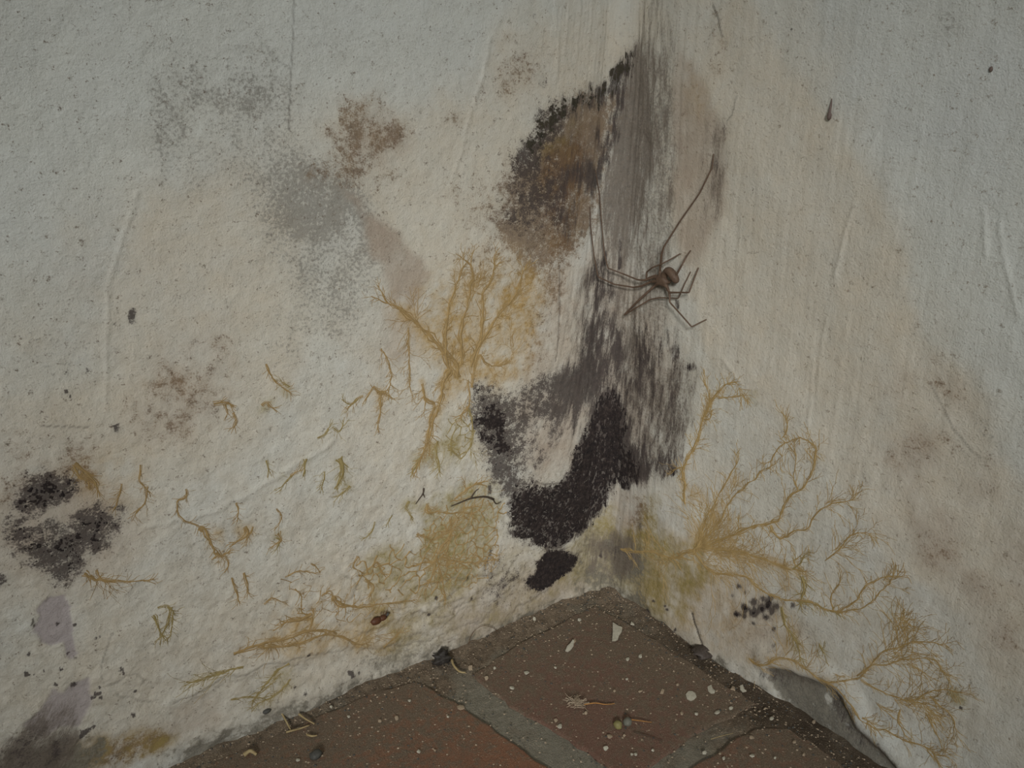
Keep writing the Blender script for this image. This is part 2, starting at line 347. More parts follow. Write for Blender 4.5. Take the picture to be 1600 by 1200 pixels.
blob('dirt', [(60, 1170), (120, 1155), (160, 1155), (150, 1190), (110, 1222), (40, 1225)], .45, 7, 8)
blob('taupe', [(60, 1170), (120, 1155), (180, 1150), (240, 1136), (275, 1136), (278, 1155), (215, 1188), (130, 1222), (40, 1225)], .5, 5, 8)
blob('yellow', [(112, 1160), (180, 1148), (240, 1138), (275, 1140), (262, 1162), (215, 1185), (150, 1200), (115, 1190)], .45, 7, 10)
blob('yellow', [(825, 895), (870, 905), (850, 930), (830, 925)], .25, 6, 8)
blob('olive', [(790, 860), (850, 850), (890, 870), (830, 890)], .22, 9, 8)
for px, py, r in [(535, 745, 14), (530, 725, 9), (545, 765, 7), (478, 722, 7), (420, 725, 6), (415, 632, 9), (450, 610, 8), (435, 840, 8), (640, 790, 10), (655, 720, 12), (440, 745, 7), (1405, 960, 14), (1490, 1085, 12), (1380, 1130, 9), (1285, 1015, 8), (1175, 615, 12)]:
    dab('olive', px, py, r, r * 1.2, .5, 5, 10)
stroke('dirt', [(260, 1200), (360, 1155), (470, 1108), (600, 1058), (700, 1018), (830, 968), (930, 905)], 40, .42, 1.0, 8)  # base dirt with painted shading that fades up the left wall
blob('taupe', [(690, 930), (900, 860), (950, 800), (1005, 790), (1045, 850), (1010, 900), (940, 915), (840, 970), (700, 1020)], .42, 14, 12, 8)
blob('olive', [(890, 870), (950, 820), (1000, 830), (1040, 850), (1000, 900), (930, 905)], .5, 10, 12)
blob('taupe', [(870, 400), (1000, 400), (1062, 560), (1040, 640), (1000, 760), (820, 760), (800, 600)], .42, 16, 10, 8)
blob('yellow', [(430, 930), (640, 920), (640, 1000), (520, 1020), (400, 1020)], .34, 18, 14, 8)
blob('yellow', [(320, 825), (345, 830), (355, 885), (335, 885)], .4, 5, 8); blob('yellow', [(365, 820), (392, 815), (390, 850), (368, 850)], .36, 5, 8); blob('yellow', [(575, 605), (610, 610), (598, 645), (585, 640)], .35, 5, 8)
blob('taupe', [(960, 880), (1090, 860), (1180, 900), (1230, 980), (1240, 1040), (1160, 1025), (1090, 1010), (1000, 950)], .34, 16, 14, 8)
blob('yellow', [(960, 880), (1090, 860), (1160, 900), (1180, 980), (1120, 1010), (1060, 990), (990, 940)], .34, 16, 14, 8)
blob('dirt', [(920, 905), (945, 895), (990, 925), (1015, 965), (1040, 1000), (1000, 985), (950, 945)], .5, 7, 12, 4)
for w, v, P in [(16, .6, [(716, 590), (712, 565), (690, 548), (668, 522), (645, 498), (622, 478)]), (13, .55, [(702, 580), (696, 540), (698, 500), (706, 462), (714, 430)]), (13, .55, [(722, 570), (722, 530), (726, 490), (734, 445)]),
                (12, .5, [(738, 572), (750, 535), (754, 495), (754, 462), (766, 440)]), (12, .5, [(742, 560), (762, 520), (780, 490), (800, 472), (812, 450)]), (20, .6, [(705, 575), (692, 600), (687, 630), (676, 660), (671, 695)]),
                (10, .5, [(660, 598), (663, 620), (678, 632), (672, 662)]), (30, .65, [(712, 545), (725, 570), (705, 600)]), (12, .35, [(1080, 860), (1110, 850), (1160, 828), (1205, 818), (1226, 790), (1255, 762)]),
                (12, .3, [(1172, 1030), (1214, 1029), (1250, 1036), (1285, 1061), (1335, 1060), (1372, 1028)]), (10, .4, [(1072, 788), (1069, 735), (1090, 682), (1112, 628), (1140, 600)]), (26, .3, [(1092, 850), (1120, 800), (1150, 760)]), (16, .35, [(1115, 860), (1180, 872), (1250, 892)])]:
    stroke('yellow', P, w, v, 1.0, 6)
blob('olive', [(880, 868), (925, 815), (955, 780), (965, 840), (1000, 845), (1015, 775), (1035, 780), (1040, 850), (1060, 880), (1000, 915), (940, 920), (900, 900)], .72, 9, 12, 6)
blob('dirt', [(890, 868), (930, 830), (965, 850), (1010, 860), (1020, 900), (960, 915), (905, 895)], .5, 10, 14, 6)
blob('soot', [(900, 850), (980, 835), (1030, 860), (990, 905), (930, 900)], .4, 10, 12)
blob('olive', [(560, 930), (780, 880), (900, 880), (900, 935), (760, 985), (600, 1030)], .3, 18, 14, 10)
blob('grey', [(560, 960), (780, 900), (880, 890), (860, 960), (700, 1010), (560, 1060)], .32, 16, 14, 10)
blob('black', [(760, 860), (800, 860), (815, 900), (780, 950), (750, 930)], .3, 12, 14)
blob('soot', [(-20, 1220), (0, 1180), (40, 1140), (90, 1125), (125, 1150), (110, 1200), (60, 1230)], .6, 9, 12)
blob('dirt', [(-20, 1230), (20, 1180), (80, 1150), (150, 1160), (180, 1200), (100, 1240)], .6, 12, 14)
blob('rust', [(110, 1175), (180, 1158), (240, 1143), (272, 1142), (262, 1158), (200, 1185), (130, 1205)], .6, 6, 8)
# --- bare lilac patches
blob('purple', [(76, 934), (100, 929), (111, 950), (113, 995), (121, 1020), (112, 1030), (103, 1022), (101, 1004), (84, 1008), (66, 1003), (52, 985), (60, 952)], .9, 1.4, 4)
blob('purple', [(80, 1076), (96, 1085), (112, 1072), (136, 1060), (144, 1098), (124, 1135), (96, 1135), (60, 1150), (36, 1130), (66, 1108)], .85, 2.0, 6)
blob('soot', [(-20, 1220), (0, 1165), (45, 1120), (90, 1095), (130, 1100), (120, 1150), (100, 1190), (60, 1230)], .55, 7, 12)
blob('black', [(-20, 1200), (10, 1165), (50, 1135), (90, 1130), (110, 1150), (100, 1180), (60, 1215)], .38, 8, 12)
blob('dirt', [(-20, 1210), (20, 1165), (70, 1130), (110, 1150), (130, 1195), (60, 1230)], .5, 9, 14)
# --- grime along the floor line
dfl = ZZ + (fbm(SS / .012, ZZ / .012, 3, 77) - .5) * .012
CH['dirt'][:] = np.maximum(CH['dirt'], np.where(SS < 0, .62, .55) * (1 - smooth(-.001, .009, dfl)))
LIP = [(1205, 1042), (1240, 1050), (1283, 1066), (1308, 1082), (1320, 1110), (1340, 1145), (1395, 1190), (1440, 1235),
       (1400, 1270), (1330, 1190), (1262, 1128), (1216, 1086), (1200, 1060)]
blob('dirt', LIP, .82, 2.5, 5)
blob('black', [(1180, 1040), (1230, 1055), (1225, 1072), (1190, 1062)], .4, 6, 8)
blob('black', [(1285, 1072), (1305, 1085), (1320, 1120), (1345, 1160), (1375, 1185), (1350, 1185), (1310, 1130)], .45, 5, 8)
blob('dirt', [(1288, 1085), (1296, 1098), (1292, 1105), (1278, 1092)], .8, 3, 4, mode='sub')
blob('dirt', [(940, 905), (985, 925), (1010, 960), (1000, 985), (950, 940)], .5, 7, 12)
blob('dirt', [(300, 1165), (420, 1120), (400, 1150), (300, 1200)], .5, 8, 10)
blob('dirt', [(1000, 930), (1090, 1000), (1100, 1030), (1040, 1000)], .3, 12, 14)
# --- cracks, scratches, hairlines (drawn marks with a shape of their own)
stroke('line', [(459, -10), (456, 90), (453, 150), (450, 205)], 2.4, .42, .6, 1)
stroke('line', [(416, 73), (430, 90), (452, 107)], 2.2, .32, .6, 1)
stroke('line', [(1113, 8), (1122, 30), (1128, 58)], 3.0, .6, .6, 1)
stroke('line', [(1150, 150), (1145, 180), (1136, 190)], 2.4, .4, .6, 1)
stroke('line', [(875, 415), (875, 480), (872, 540), (869, 565)], 2.6, .5, .6, 1)
stroke('line', [(1081, 958), (1086, 975), (1093, 990), (1100, 1006)], 3.0, 1.0, .5, 2)
stroke('line', [(1058, 988), (1065, 1002), (1072, 1015)], 3, .7, .6, 2)
stroke('line', [(1452, 598), (1470, 630), (1490, 672), (1515, 702), (1530, 715)], 3.0, .38, .7, 1)
stroke('line', [(62, 664), (95, 666), (138, 668)], 2.2, .5, .6, 1)
stroke('line', [(174, 990), (168, 1010), (158, 1040), (158, 1060)], 2.2, .35, .6, 1)
stroke('line', [(835, 753), (850, 756), (890, 753)], 3.0, .6, .6, 2)
stroke('line', [(51, 967), (50, 974), (54, 979)], 3, .9, .5, 1)
stroke('line', [(600, 1000), (680, 985), (720, 950), (800, 930)], 2.6, .22, .7, 5)
for P in [[(620, 965), (660, 955), (690, 965), (730, 940), (760, 925)], [(690, 940), (720, 915), (735, 900)], [(600, 1015), (650, 1005), (700, 985), (760, 965)], [(420, 1040), (480, 1022), (540, 1015)], [(270, 1102), (300, 1085), (350, 1060), (420, 1040)], [(540, 900), (560, 915), (550, 935)], [(650, 920), (700, 905), (780, 900)], [(790, 960), (830, 935), (860, 920)], [(170, 1070), (200, 1055), (230, 1060)], [(185, 1085), (210, 1095), (240, 1100)]]:
    stroke('line', P, 2.6, .34, .8, 8)
    stroke('relief', P, 5, -.0004, 1.0, 8, mode='add')
stroke('line', [(570, 960), (640, 950), (700, 935)], 2.4, .2, .7, 5)
# --- relief
for pts, v in [([(1335, 320), (1322, 360), (1305, 430)], .9), ([(1290, 500), (1280, 570), (1275, 620)], .6), ([(1538, 328), (1542, 400)], .9), ([(1563, 350), (1566, 395), (1580, 440), (1592, 490)], .9),
               ([(765, 60), (755, 110), (740, 160)], .8), ([(735, 170), (720, 240), (705, 290)], .6), ([(1270, 560), (1264, 660)], .5), ([(1130, 560), (1160, 600)], .7), ([(1370, 210), (1355, 240)], .6),
               ([(868, 0), (870, 120)], .5), ([(955, 20), (962, 80)], .5), ([(215, 300), (170, 440), (165, 640)], .8)]:
    stroke('relief', pts, 6, v * .00045, .9, 2, mode='add')
blob('relief', LIP, -.0024, 5, 4, mode='add')
stroke('relief', [(1195, 1030), (1245, 1042), (1290, 1056), (1325, 1080), (1345, 1125), (1400, 1178), (1450, 1220)], 34, .0024, .9, 3, mode='add')
stroke('relief', [(1081, 958), (1086, 975), (1093, 990), (1100, 1006)], 5, -.0005, .6, 2, mode='add')
CH['relief'] -= .0005 * CH['purple']
stroke('relief', [(270, 1100), (330, 1065), (420, 1035), (520, 1010), (600, 1005), (700, 960)], 16, .0011, 1.0, 6, mode='add')
stroke('relief', [(560, 985), (640, 960), (720, 930), (800, 900)], 10, .0008, 1.0, 6, mode='add')
stroke('relief', [(230, 825), (330, 800), (440, 740), (520, 690)], 8, .0005, 1.0, 6, mode='add')

# streak coordinates: brush strokes lean left of the corner and stand upright in it
lean = smooth(.01, .09, -SS)
QS = SS - (.12 + .55 * lean) * (ZZ - .15) * smooth(-.02, .02, -SS + .012)
wl = smooth(-.02, .03, -SS)
wc = np.exp(-((SS + .012) / .045) ** 2)
low = (fbm(SS / .055, ZZ / .055, 3, 101) - .5) * .0036
gran = (fbm(SS / .0046 + ZZ / .014, ZZ / .0046 - SS / .016, 4, 131, .65) - .5) * .0013
grain_r = (fbm(SS / .008, ZZ / .010, 3, 151) - .5) * .0006
brush = (fbm(QS / .0024, ZZ / .05, 3, 171, .6) - .5)
DISP = low + gran * wl * (.62 + .5 * smooth(.25, .0, ZZ)) + (1 - wl) * (grain_r + brush * .0004) + brush * .0011 * wc
sweep = (fbm((SS * .45 + ZZ * .9) / .004, (SS * .9 - ZZ * .45) / .06, 3, 191, .6) - .5)
DISP += sweep * .0012 * wl * smooth(.13, .03, ZZ)
base_b = np.exp(-(np.clip(ZZ, 0, 1) / .014) ** 2)
DISP += base_b * (.0015 + .006 * (fbm(SS / .02, ZZ / .014, 4, 211) - .35)) * np.where(SS < 0, 1, .6)
DISP += CH['relief'] + .0003 * np.clip(CH['grey'], 0, 1) * (fbm(SS / .003, ZZ / .003, 2, 231) - .5)

ISO = smooth(.030, .055, -SS)
NA = ISO * (fbm(SS / .011, ZZ / .011, 4, 501) - .5) + (1 - ISO) * (fbm(QS / .006, ZZ / .022, 4, 511) - .5)
NB = ISO * (fbm(SS / .0042, ZZ / .0042, 3, 521) - .5) + (1 - ISO) * (fbm(QS / .0026, ZZ / .009, 3, 531) - .5)
NC = fbm(SS / .013, ZZ / .013, 4, 541) - .5
ND = fbm(SS / .005, ZZ / .005, 3, 551) - .5
def ragged(M, a, b, streaky):
    n = (NA * a + NB * b) if streaky else (NC * a + ND * b)
    return np.clip(M + 4 * M * (1 - M) * n, 0, 1)
for ch, a, b, st in (('black', .55, .7, True), ('soot', .6, .7, True), ('brown', .9, .8, False), ('rust', .9, .9, False), ('grey', .7, .5, False), ('taupe', .5, .4, False),
                     ('damp', .5, .2, False), ('yellow', 1.3, 1.0, False), ('olive', 1.3, 1.0, False), ('dirt', 1.2, 1.2, False)):
    CH[ch] = ragged(np.clip(CH[ch], 0, 1), a, b, st)
blob('dirt', LIP, .72, 2.5, 5)
blob('black', LIP, .16, 3, 5)
stroke('soot', [(1290, 1066), (1312, 1084), (1326, 1112), (1348, 1150), (1400, 1194)], 22, .7, 1.0, 6)
stroke('soot', [(1205, 1050), (1240, 1058), (1262, 1070)], 18, .5, 1.0, 6)
blob('dirt', [(1288, 1085), (1296, 1098), (1292, 1105), (1278, 1092)], .6, 3, 4, mode='sub')
for g in GRP:
    if g != 'spots': GRP[g] = ragged(np.clip(GRP[g], 0, 1), .6, .8, True)

def samp(A, s, z):
    fx = np.clip((np.asarray(s) - sg[0]) / DS, 0, NS - 1.001); fy = np.clip((np.asarray(z) - zg[0]) / DS, 0, NZ - 1.001)
    ix = fx.astype(int); iy = fy.astype(int); fx = fx - ix; fy = fy - iy
    return (A[iy, ix] * (1 - fx) + A[iy, ix + 1] * fx) * (1 - fy) + (A[iy + 1, ix] * (1 - fx) + A[iy + 1, ix + 1] * fx) * fy

def surf(s, z, h=0.0):
    P, N = base_surf(s, z)
    return P + N * (samp(DISP, s, z) + h)[..., None]

# ------------------------------------------------------------------ mesh helpers
def new_mesh(name, V, F, smooth_shade=True):
    V = np.asarray(V, np.float32); F = np.asarray(F, np.int32)
    me = bpy.data.meshes.new(name)
    n, k = F.shape
    me.vertices.add(len(V)); me.vertices.foreach_set('co', V.ravel())
    me.loops.add(n * k); me.loops.foreach_set('vertex_index', F.ravel())
    me.polygons.add(n); me.polygons.foreach_set('loop_start', np.arange(0, n * k, k, dtype=np.int32))
    me.polygons.foreach_set('loop_total', np.full(n, k, np.int32))
    me.update(calc_edges=True); me.validate()
    me.polygons.foreach_set('use_smooth', np.full(len(me.polygons), smooth_shade))
    return me

def link(name, me, mat=None, parent=None, label=None, cat=None, group=None, kind=None):
    o = bpy.data.objects.new(name, me)
    COL.objects.link(o)
    if mat is not None and me is not None: me.materials.append(mat)
    if parent: o.parent = parent
    if label: o['label'] = label
    if cat: o['category'] = cat
    if group: o['group'] = group
    if kind: o['kind'] = kind
    return o

def grid_faces(nz, ns, flip=False):
    a = np.arange(nz * ns).reshape(nz, ns)
    q = np.stack([a[:-1, :-1], a[:-1, 1:], a[1:, 1:], a[1:, :-1]], -1).reshape(-1, 4)
    return q[:, ::-1] if flip else q

# ------------------------------------------------------------------ node helpers
class NT:
    def __init__(self, name):
        self.m = bpy.data.materials.new(name); self.m.use_nodes = True
        self.t = self.m.node_tree
        for n in list(self.t.nodes):
            if n.type != 'OUTPUT_MATERIAL': self.t.nodes.remove(n)
        self.out = [n for n in self.t.nodes if n.type == 'OUTPUT_MATERIAL'][0]
        self.b = self.n('ShaderNodeBsdfPrincipled')
        self.t.links.new(self.b.outputs[0], self.out.inputs[0])
    def n(self, ty, **kw):
        x = self.t.nodes.new(ty)
        for k, v in kw.items(): setattr(x, k, v)
        return x
    def l(self, a, b): self.t.links.new(a, b)
    def set(self, sock, v):
        if hasattr(v, 'is_output'): self.l(v, sock)
        else: sock.default_value = v
    def math(self, op, a, b=0.0, clamp=False):
        x = self.n('ShaderNodeMath', operation=op); x.use_clamp = clamp
        self.set(x.inputs[0], a); self.set(x.inputs[1], b); return x.outputs[0]
    def mix(self, f, a, b, mode='MIX'):
        x = self.n('ShaderNodeMix', data_type='RGBA', blend_type=mode)
        self.set(x.inputs[0], f)
        for s, v in ((x.inputs[6], a), (x.inputs[7], b)):
            self.set(s, v if hasattr(v, 'is_output') else (*v, 1))
        return x.outputs[2]
    def attr(self, name, vec=False):
        x = self.n('ShaderNodeAttribute', attribute_name=name); return x.outputs['Vector' if vec else 'Fac']
    def noise(self, vec, scale, detail=3, rough=.6, stretch=None, lo=.28, hi=.72, off=None):
        if stretch or off:
            mp = self.n('ShaderNodeMapping'); self.l(vec, mp.inputs[0])
            mp.inputs['Scale'].default_value = stretch or (1, 1, 1)
            mp.inputs['Location'].default_value = off or (0, 0, 0)
            vec = mp.outputs[0]
        x = self.n('ShaderNodeTexNoise'); self.l(vec, x.inputs['Vector'])
        x.inputs['Scale'].default_value = scale; x.inputs['Detail'].default_value = detail; x.inputs['Roughness'].default_value = rough
        r = self.n('ShaderNodeMapRange'); self.l(x.outputs[0], r.inputs[0])
        r.inputs[1].default_value = lo; r.inputs[2].default_value = hi
        return r.outputs[0]
    def speck(self, m, n, w=.3):
        """1 where noise n lies in the top m of its range"""
        a = self.math('ADD', m, n); a = self.math('SUBTRACT', a, 1.0); a = self.math('DIVIDE', a, w)
        return self.math('ADD', a, .5, True)
    def bump(self, h, dist, strength=1.0, normal=None):
        x = self.n('ShaderNodeBump'); x.inputs['Strength'].default_value = strength; x.inputs['Distance'].default_value = dist
        self.l(h, x.inputs['Height'])
        if normal is not None: self.l(normal, x.inputs['Normal'])
        return x.outputs[0]

KW = 0.50
def seen(r, g, b, k=KW):
    f = lambda c: (c / 255 / 12.92 if c / 255 <= .04045 else ((c / 255 + .055) / 1.055) ** 2.4)
    return tuple(min(.95, f(c) / k) for c in (r, g, b))

def wall_material():
    t = NT('mouldy_plaster')
    v = t.attr('surface', True); q = t.attr('streak', True)
    A = lambda n: t.attr(n)
    nf = t.noise(v, 1150, 4, .75)
    nm = t.noise(v, 300, 5, .65, off=(3, 1, 0))
    nx = t.n('ShaderNodeMapRange'); t.l(t.math('ADD', t.math('MULTIPLY', nf, .5), t.math('MULTIPLY', nm, .5)), nx.inputs[0]); nx.inputs[1].default_value = .2; nx.inputs[2].default_value = .8
    nx = nx.outputs[0]
    ng = t.noise(v, 620, 4, .65, off=(7, 2, 0))
    nl = t.noise(v, 22, 4, .6)
    nl2 = t.noise(v, 11, 3, .5, off=(9, 4, 0))
    ns = t.noise(q, 1.0, 5, .68, stretch=(700, 110, 1))
    ns2 = t.noise(q, 1.0, 5, .7, stretch=(2200, 700, 1))
    nw = t.noise(v, 60, 5, .7, off=(2, 8, 0))
    c = t.mix(nl2, seen(147, 150, 148), seen(150, 152, 147))
    c = t.mix(t.math('MULTIPLY', nl, .5), c, seen(153, 154, 146))
    c = t.mix(t.math("MULTIPLY", nf, .16), c, seen(116, 115, 108))
    d = t.math('MULTIPLY', A('damp'), t.math('ADD', t.math('MULTIPLY', nw, .5), .62), True)
    c = t.mix(d, c, seen(149, 142, 128))
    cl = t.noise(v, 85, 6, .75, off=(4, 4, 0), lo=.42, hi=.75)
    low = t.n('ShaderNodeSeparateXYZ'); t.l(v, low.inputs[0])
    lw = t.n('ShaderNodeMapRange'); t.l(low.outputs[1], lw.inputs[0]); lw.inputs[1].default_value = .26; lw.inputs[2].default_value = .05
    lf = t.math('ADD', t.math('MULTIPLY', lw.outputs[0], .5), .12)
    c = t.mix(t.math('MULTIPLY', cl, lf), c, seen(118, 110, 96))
    g = A('grey')
    f = t.math('MAXIMUM', t.math('MULTIPLY', t.speck(g, ng, .45), .72), t.math('MULTIPLY', g, .3))
    c = t.mix(f, c, seen(96, 94, 88))
    f = t.math('MULTIPLY', A('taupe'), t.math('ADD', t.math('MULTIPLY', nw, .35), .75), True)
    c = t.mix(f, c, seen(123, 112, 100))
    b = A('brown')
    f = t.math('MAXIMUM', t.math('MULTIPLY', t.speck(b, nx, .5), .85), t.math('MULTIPLY', b, .3))
    c = t.mix(f, c, t.mix(nw, seen(80, 66, 54), seen(96, 80, 60)))
    r = A('rust')
    f = t.math('MAXIMUM', t.math('MULTIPLY', t.speck(r, nx, .5), .85), t.math('MULTIPLY', r, .22))
    c = t.mix(f, c, t.mix(nw, seen(68, 50, 38), seen(90, 71, 47)))
    y = A('yellow')
    f = t.math('MULTIPLY', y, t.math('ADD', t.math('MULTIPLY', nm, .8), .35), True)
    c = t.mix(f, c, seen(125, 102, 58))
    o = A('olive')
    f = t.math('MULTIPLY', o, t.math('ADD', t.math('MULTIPLY', nm, .9), .3), True)
    c = t.mix(f, c, seen(106, 96, 58))
    c = t.mix(A('purple'), c, t.mix(nf, seen(112, 106, 106), seen(128, 121, 120)))
    di = A('dirt')
    f = t.math('MAXIMUM', t.speck(di, nm, .5), t.math('MULTIPLY', di, .55))
    c = t.mix(t.math('MULTIPLY', f, .9), c, t.mix(t.math('ADD', t.math('MULTIPLY', nf, .55), t.math('MULTIPLY', nm, .45)), seen(34, 32, 27), seen(112, 108, 97)))
    so = A('soot')
    nso = t.math('ADD', t.math('MULTIPLY', ns, .5), t.math('MULTIPLY', ns2, .5))
    f = t.math('MAXIMUM', t.math('MULTIPLY', t.speck(so, nso, .5), .85), t.math('MULTIPLY', so, .2))
    c = t.mix(f, c, t.mix(nm, seen(68, 61, 54), seen(90, 82, 73)))
    k = A('black')
    nb = t.math('ADD', t.math('MULTIPLY', ns, .55), t.math('MULTIPLY', ns2, .45))
    ni = nx
    iso = A('iso')
    nb = t.math('ADD', t.math('MULTIPLY', ni, iso), t.math('MULTIPLY', nb, t.math('SUBTRACT', 1.0, iso)))
    f = t.math('MAXIMUM', t.math('MULTIPLY', t.speck(k, nb, .40), .9), t.math('MULTIPLY', k, .26))
    c = t.mix(f, c, t.mix(nm, seen(40, 36, 35), seen(58, 51, 48)))
    c = t.mix(A('line'), c, seen(46, 41, 35))
    # stray dark points in the paint
    sp = t.noise(v, 700, 1, .5, off=(5, 5, 0), lo=.77, hi=.83)
    c = t.mix(t.math('MULTIPLY', sp, .2), c, seen(80, 76, 68))
    t.l(c, t.b.inputs['Base Color'])
    t.b.inputs['Roughness'].default_value = .82
    t.b.inputs['Specular IOR Level'].default_value = .25
    h = t.math('ADD', t.math('MULTIPLY', nf, .6), t.math('MULTIPLY', ng, .8))
    t.l(t.bump(h, .00026, 1.0), t.b.inputs['Normal'])
    return t.m

M_WALL = wall_material()

def ext(core, lo, hi):
    """a few coarse lines beyond the fine grid"""
    a = [core[0] + (lo - core[0]) * f for f in (1.0, .5, .2, .06, .015)] if lo is not None else []
    b = [core[-1] + (hi - core[-1]) * f for f in (.015, .06, .2, .5, 1.0)] if hi is not None else []
    return np.concatenate([a, core, b])

def build_wall(name, j0, j1, lo, hi, label):
    s = ext(sg[j0:j1], lo, hi); z = ext(zg, None, 2.3)
    S, Z = np.meshgrid(s, z)
    V = surf(S, Z)
    me = new_mesh(name, V.reshape(-1, 3), grid_faces(len(z), len(s)))
    for ch in CH:
        if ch == 'relief': continue
        at = me.attributes.new(ch, 'FLOAT', 'POINT')
        at.data.foreach_set('value', np.clip(samp(CH[ch], S, Z), 0, 1).astype(np.float32).ravel())
    at = me.attributes.new('iso', 'FLOAT', 'POINT')
    at.data.foreach_set('value', smooth(.030, .055, -S).astype(np.float32).ravel())
    for nm, X in (('surface', S), ('streak', np.where((S > sg[0]) & (S < sg[-1]) & (Z < zg[-1]), samp(QS, S, Z), S))):
        at = me.attributes.new(nm, 'FLOAT_VECTOR', 'POINT')
        at.data.foreach_set('vector', np.stack([X, Z, 0 * Z], -1).astype(np.float32).ravel())
    return link(name, me, M_WALL, label=label, kind='structure')

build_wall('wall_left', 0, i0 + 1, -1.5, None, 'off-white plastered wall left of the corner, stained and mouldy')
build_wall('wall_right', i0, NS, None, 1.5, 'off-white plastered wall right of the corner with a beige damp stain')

# ------------------------------------------------------------------ floor: mortar bed with bricks
KF = .40
def dust_specks(t, v, c):
    a = t.noise(v, 1700, 2, .6, lo=.60, hi=.70); b = t.noise(v, 900, 2, .6, off=(3, 6, 1), lo=.66, hi=.72); d = t.noise(v, 1100, 2, .6, off=(8, 1, 5), lo=.64, hi=.72)
    c = t.mix(t.math('MULTIPLY', d, .55), c, seen(40, 35, 29, KF))
    c = t.mix(t.math('MULTIPLY', a, .5), c, seen(122, 110, 95, KF))
    return t.mix(t.math('MULTIPLY', b, .65), c, seen(136, 127, 110, KF))

def floor_material():
    t = NT('mortar_and_dirt')
    v = t.n('ShaderNodeNewGeometry').outputs['Position']
    nf = t.noise(v, 1100, 4, .7); nm = t.noise(v, 180, 5, .7); nl = t.noise(v, 40, 4, .6)
    c = t.mix(nm, seen(88, 85, 75, KF), seen(106, 103, 92, KF))
    c = t.mix(t.math('MULTIPLY', nf, .35), c, seen(54, 52, 45, KF))
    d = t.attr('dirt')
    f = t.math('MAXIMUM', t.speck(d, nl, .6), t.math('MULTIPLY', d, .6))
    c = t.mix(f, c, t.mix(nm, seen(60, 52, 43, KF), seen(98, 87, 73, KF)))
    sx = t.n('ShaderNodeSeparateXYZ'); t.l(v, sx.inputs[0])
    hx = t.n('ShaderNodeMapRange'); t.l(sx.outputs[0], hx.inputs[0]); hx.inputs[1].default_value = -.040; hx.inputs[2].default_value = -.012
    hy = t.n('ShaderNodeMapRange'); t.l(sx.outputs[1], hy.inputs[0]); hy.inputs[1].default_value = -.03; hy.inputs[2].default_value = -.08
    humus_shade = t.math('MULTIPLY', t.math('MULTIPLY', hx.outputs[0], hy.outputs[0]), t.math('ADD', t.math('MULTIPLY', nl, .6), .5), True)  # dark humus together with painted shade along the right wall foot
    c = dust_specks(t, v, c)
    c = t.mix(t.math('MULTIPLY', humus_shade, .85), c, t.mix(nf, seen(32, 27, 22, KF), seen(56, 48, 39, KF)))
    t.l(c, t.b.inputs['Base Color']); t.b.inputs['Roughness'].default_value = .95
    t.b.inputs['Specular IOR Level'].default_value = .15
    t.l(t.bump(t.math('ADD', nf, nm), .0006), t.b.inputs['Normal'])
    return t.m

def brick_material():
    t = NT('dusty_brick')
    v = t.n('ShaderNodeNewGeometry').outputs['Position']
    oi = t.n('ShaderNodeObjectInfo')
    nf = t.noise(v, 1300, 4, .75); nm = t.noise(v, 240, 5, .7); nl = t.noise(v, 45, 4, .65)
    c = t.mix(nl, seen(112, 74, 52, KF), seen(98, 66, 50, KF))
    dk = t.mix(nl, seen(86, 66, 56, KF), seen(92, 62, 54, KF))
    red = t.n('ShaderNodeAttribute', attribute_name='wear', attribute_type='OBJECT').outputs['Fac']
    c = t.mix(red, c, dk)
    c = t.mix(t.math('MULTIPLY', nm, .4), c, seen(70, 50, 40, KF))
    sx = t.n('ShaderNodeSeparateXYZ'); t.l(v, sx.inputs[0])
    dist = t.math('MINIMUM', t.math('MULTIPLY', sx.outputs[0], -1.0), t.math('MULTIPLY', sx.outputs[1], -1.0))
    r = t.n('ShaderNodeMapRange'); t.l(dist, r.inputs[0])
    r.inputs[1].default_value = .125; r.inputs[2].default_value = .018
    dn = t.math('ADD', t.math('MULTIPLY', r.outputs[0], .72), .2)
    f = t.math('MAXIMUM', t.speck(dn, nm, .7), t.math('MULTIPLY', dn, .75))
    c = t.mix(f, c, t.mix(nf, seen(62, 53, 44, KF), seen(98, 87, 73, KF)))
    c = dust_specks(t, v, c)
    t.l(c, t.b.inputs['Base Color']); t.b.inputs['Roughness'].default_value = .9
    t.b.inputs['Specular IOR Level'].default_value = .2
    t.l(t.bump(t.math('ADD', nf, nm), .0005), t.b.inputs['Normal'])
    return t.m

def floor_height(x, y):
    d = np.minimum(-x, -y)
    n = fbm(x / .012, y / .012, 4, 301)
    return (n - .5) * .0014 + np.exp(-np.clip(d, 0, 1) / .011) * (.0012 + .0044 * n) * np.where(-y < -x, .7, 1)

fx = ext(np.arange(-.37, .0061, .0016), -1.5, None); fy = ext(np.arange(-.30, .0061, .0016), -1.5, None)
X, Y = np.meshgrid(fx, fy)
me = new_mesh('floor', np.stack([X, Y, floor_height(X, Y)], -1).reshape(-1, 3), grid_faces(len(fy), len(fx)))
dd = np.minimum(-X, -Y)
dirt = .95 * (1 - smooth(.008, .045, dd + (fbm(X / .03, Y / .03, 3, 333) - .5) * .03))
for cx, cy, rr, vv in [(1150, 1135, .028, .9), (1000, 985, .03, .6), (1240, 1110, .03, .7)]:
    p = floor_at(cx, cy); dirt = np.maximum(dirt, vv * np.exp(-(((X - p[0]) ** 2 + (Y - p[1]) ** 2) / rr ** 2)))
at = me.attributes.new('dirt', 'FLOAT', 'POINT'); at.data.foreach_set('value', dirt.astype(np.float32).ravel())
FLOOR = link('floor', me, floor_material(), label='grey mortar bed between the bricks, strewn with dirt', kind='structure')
M_BRICK = brick_material()

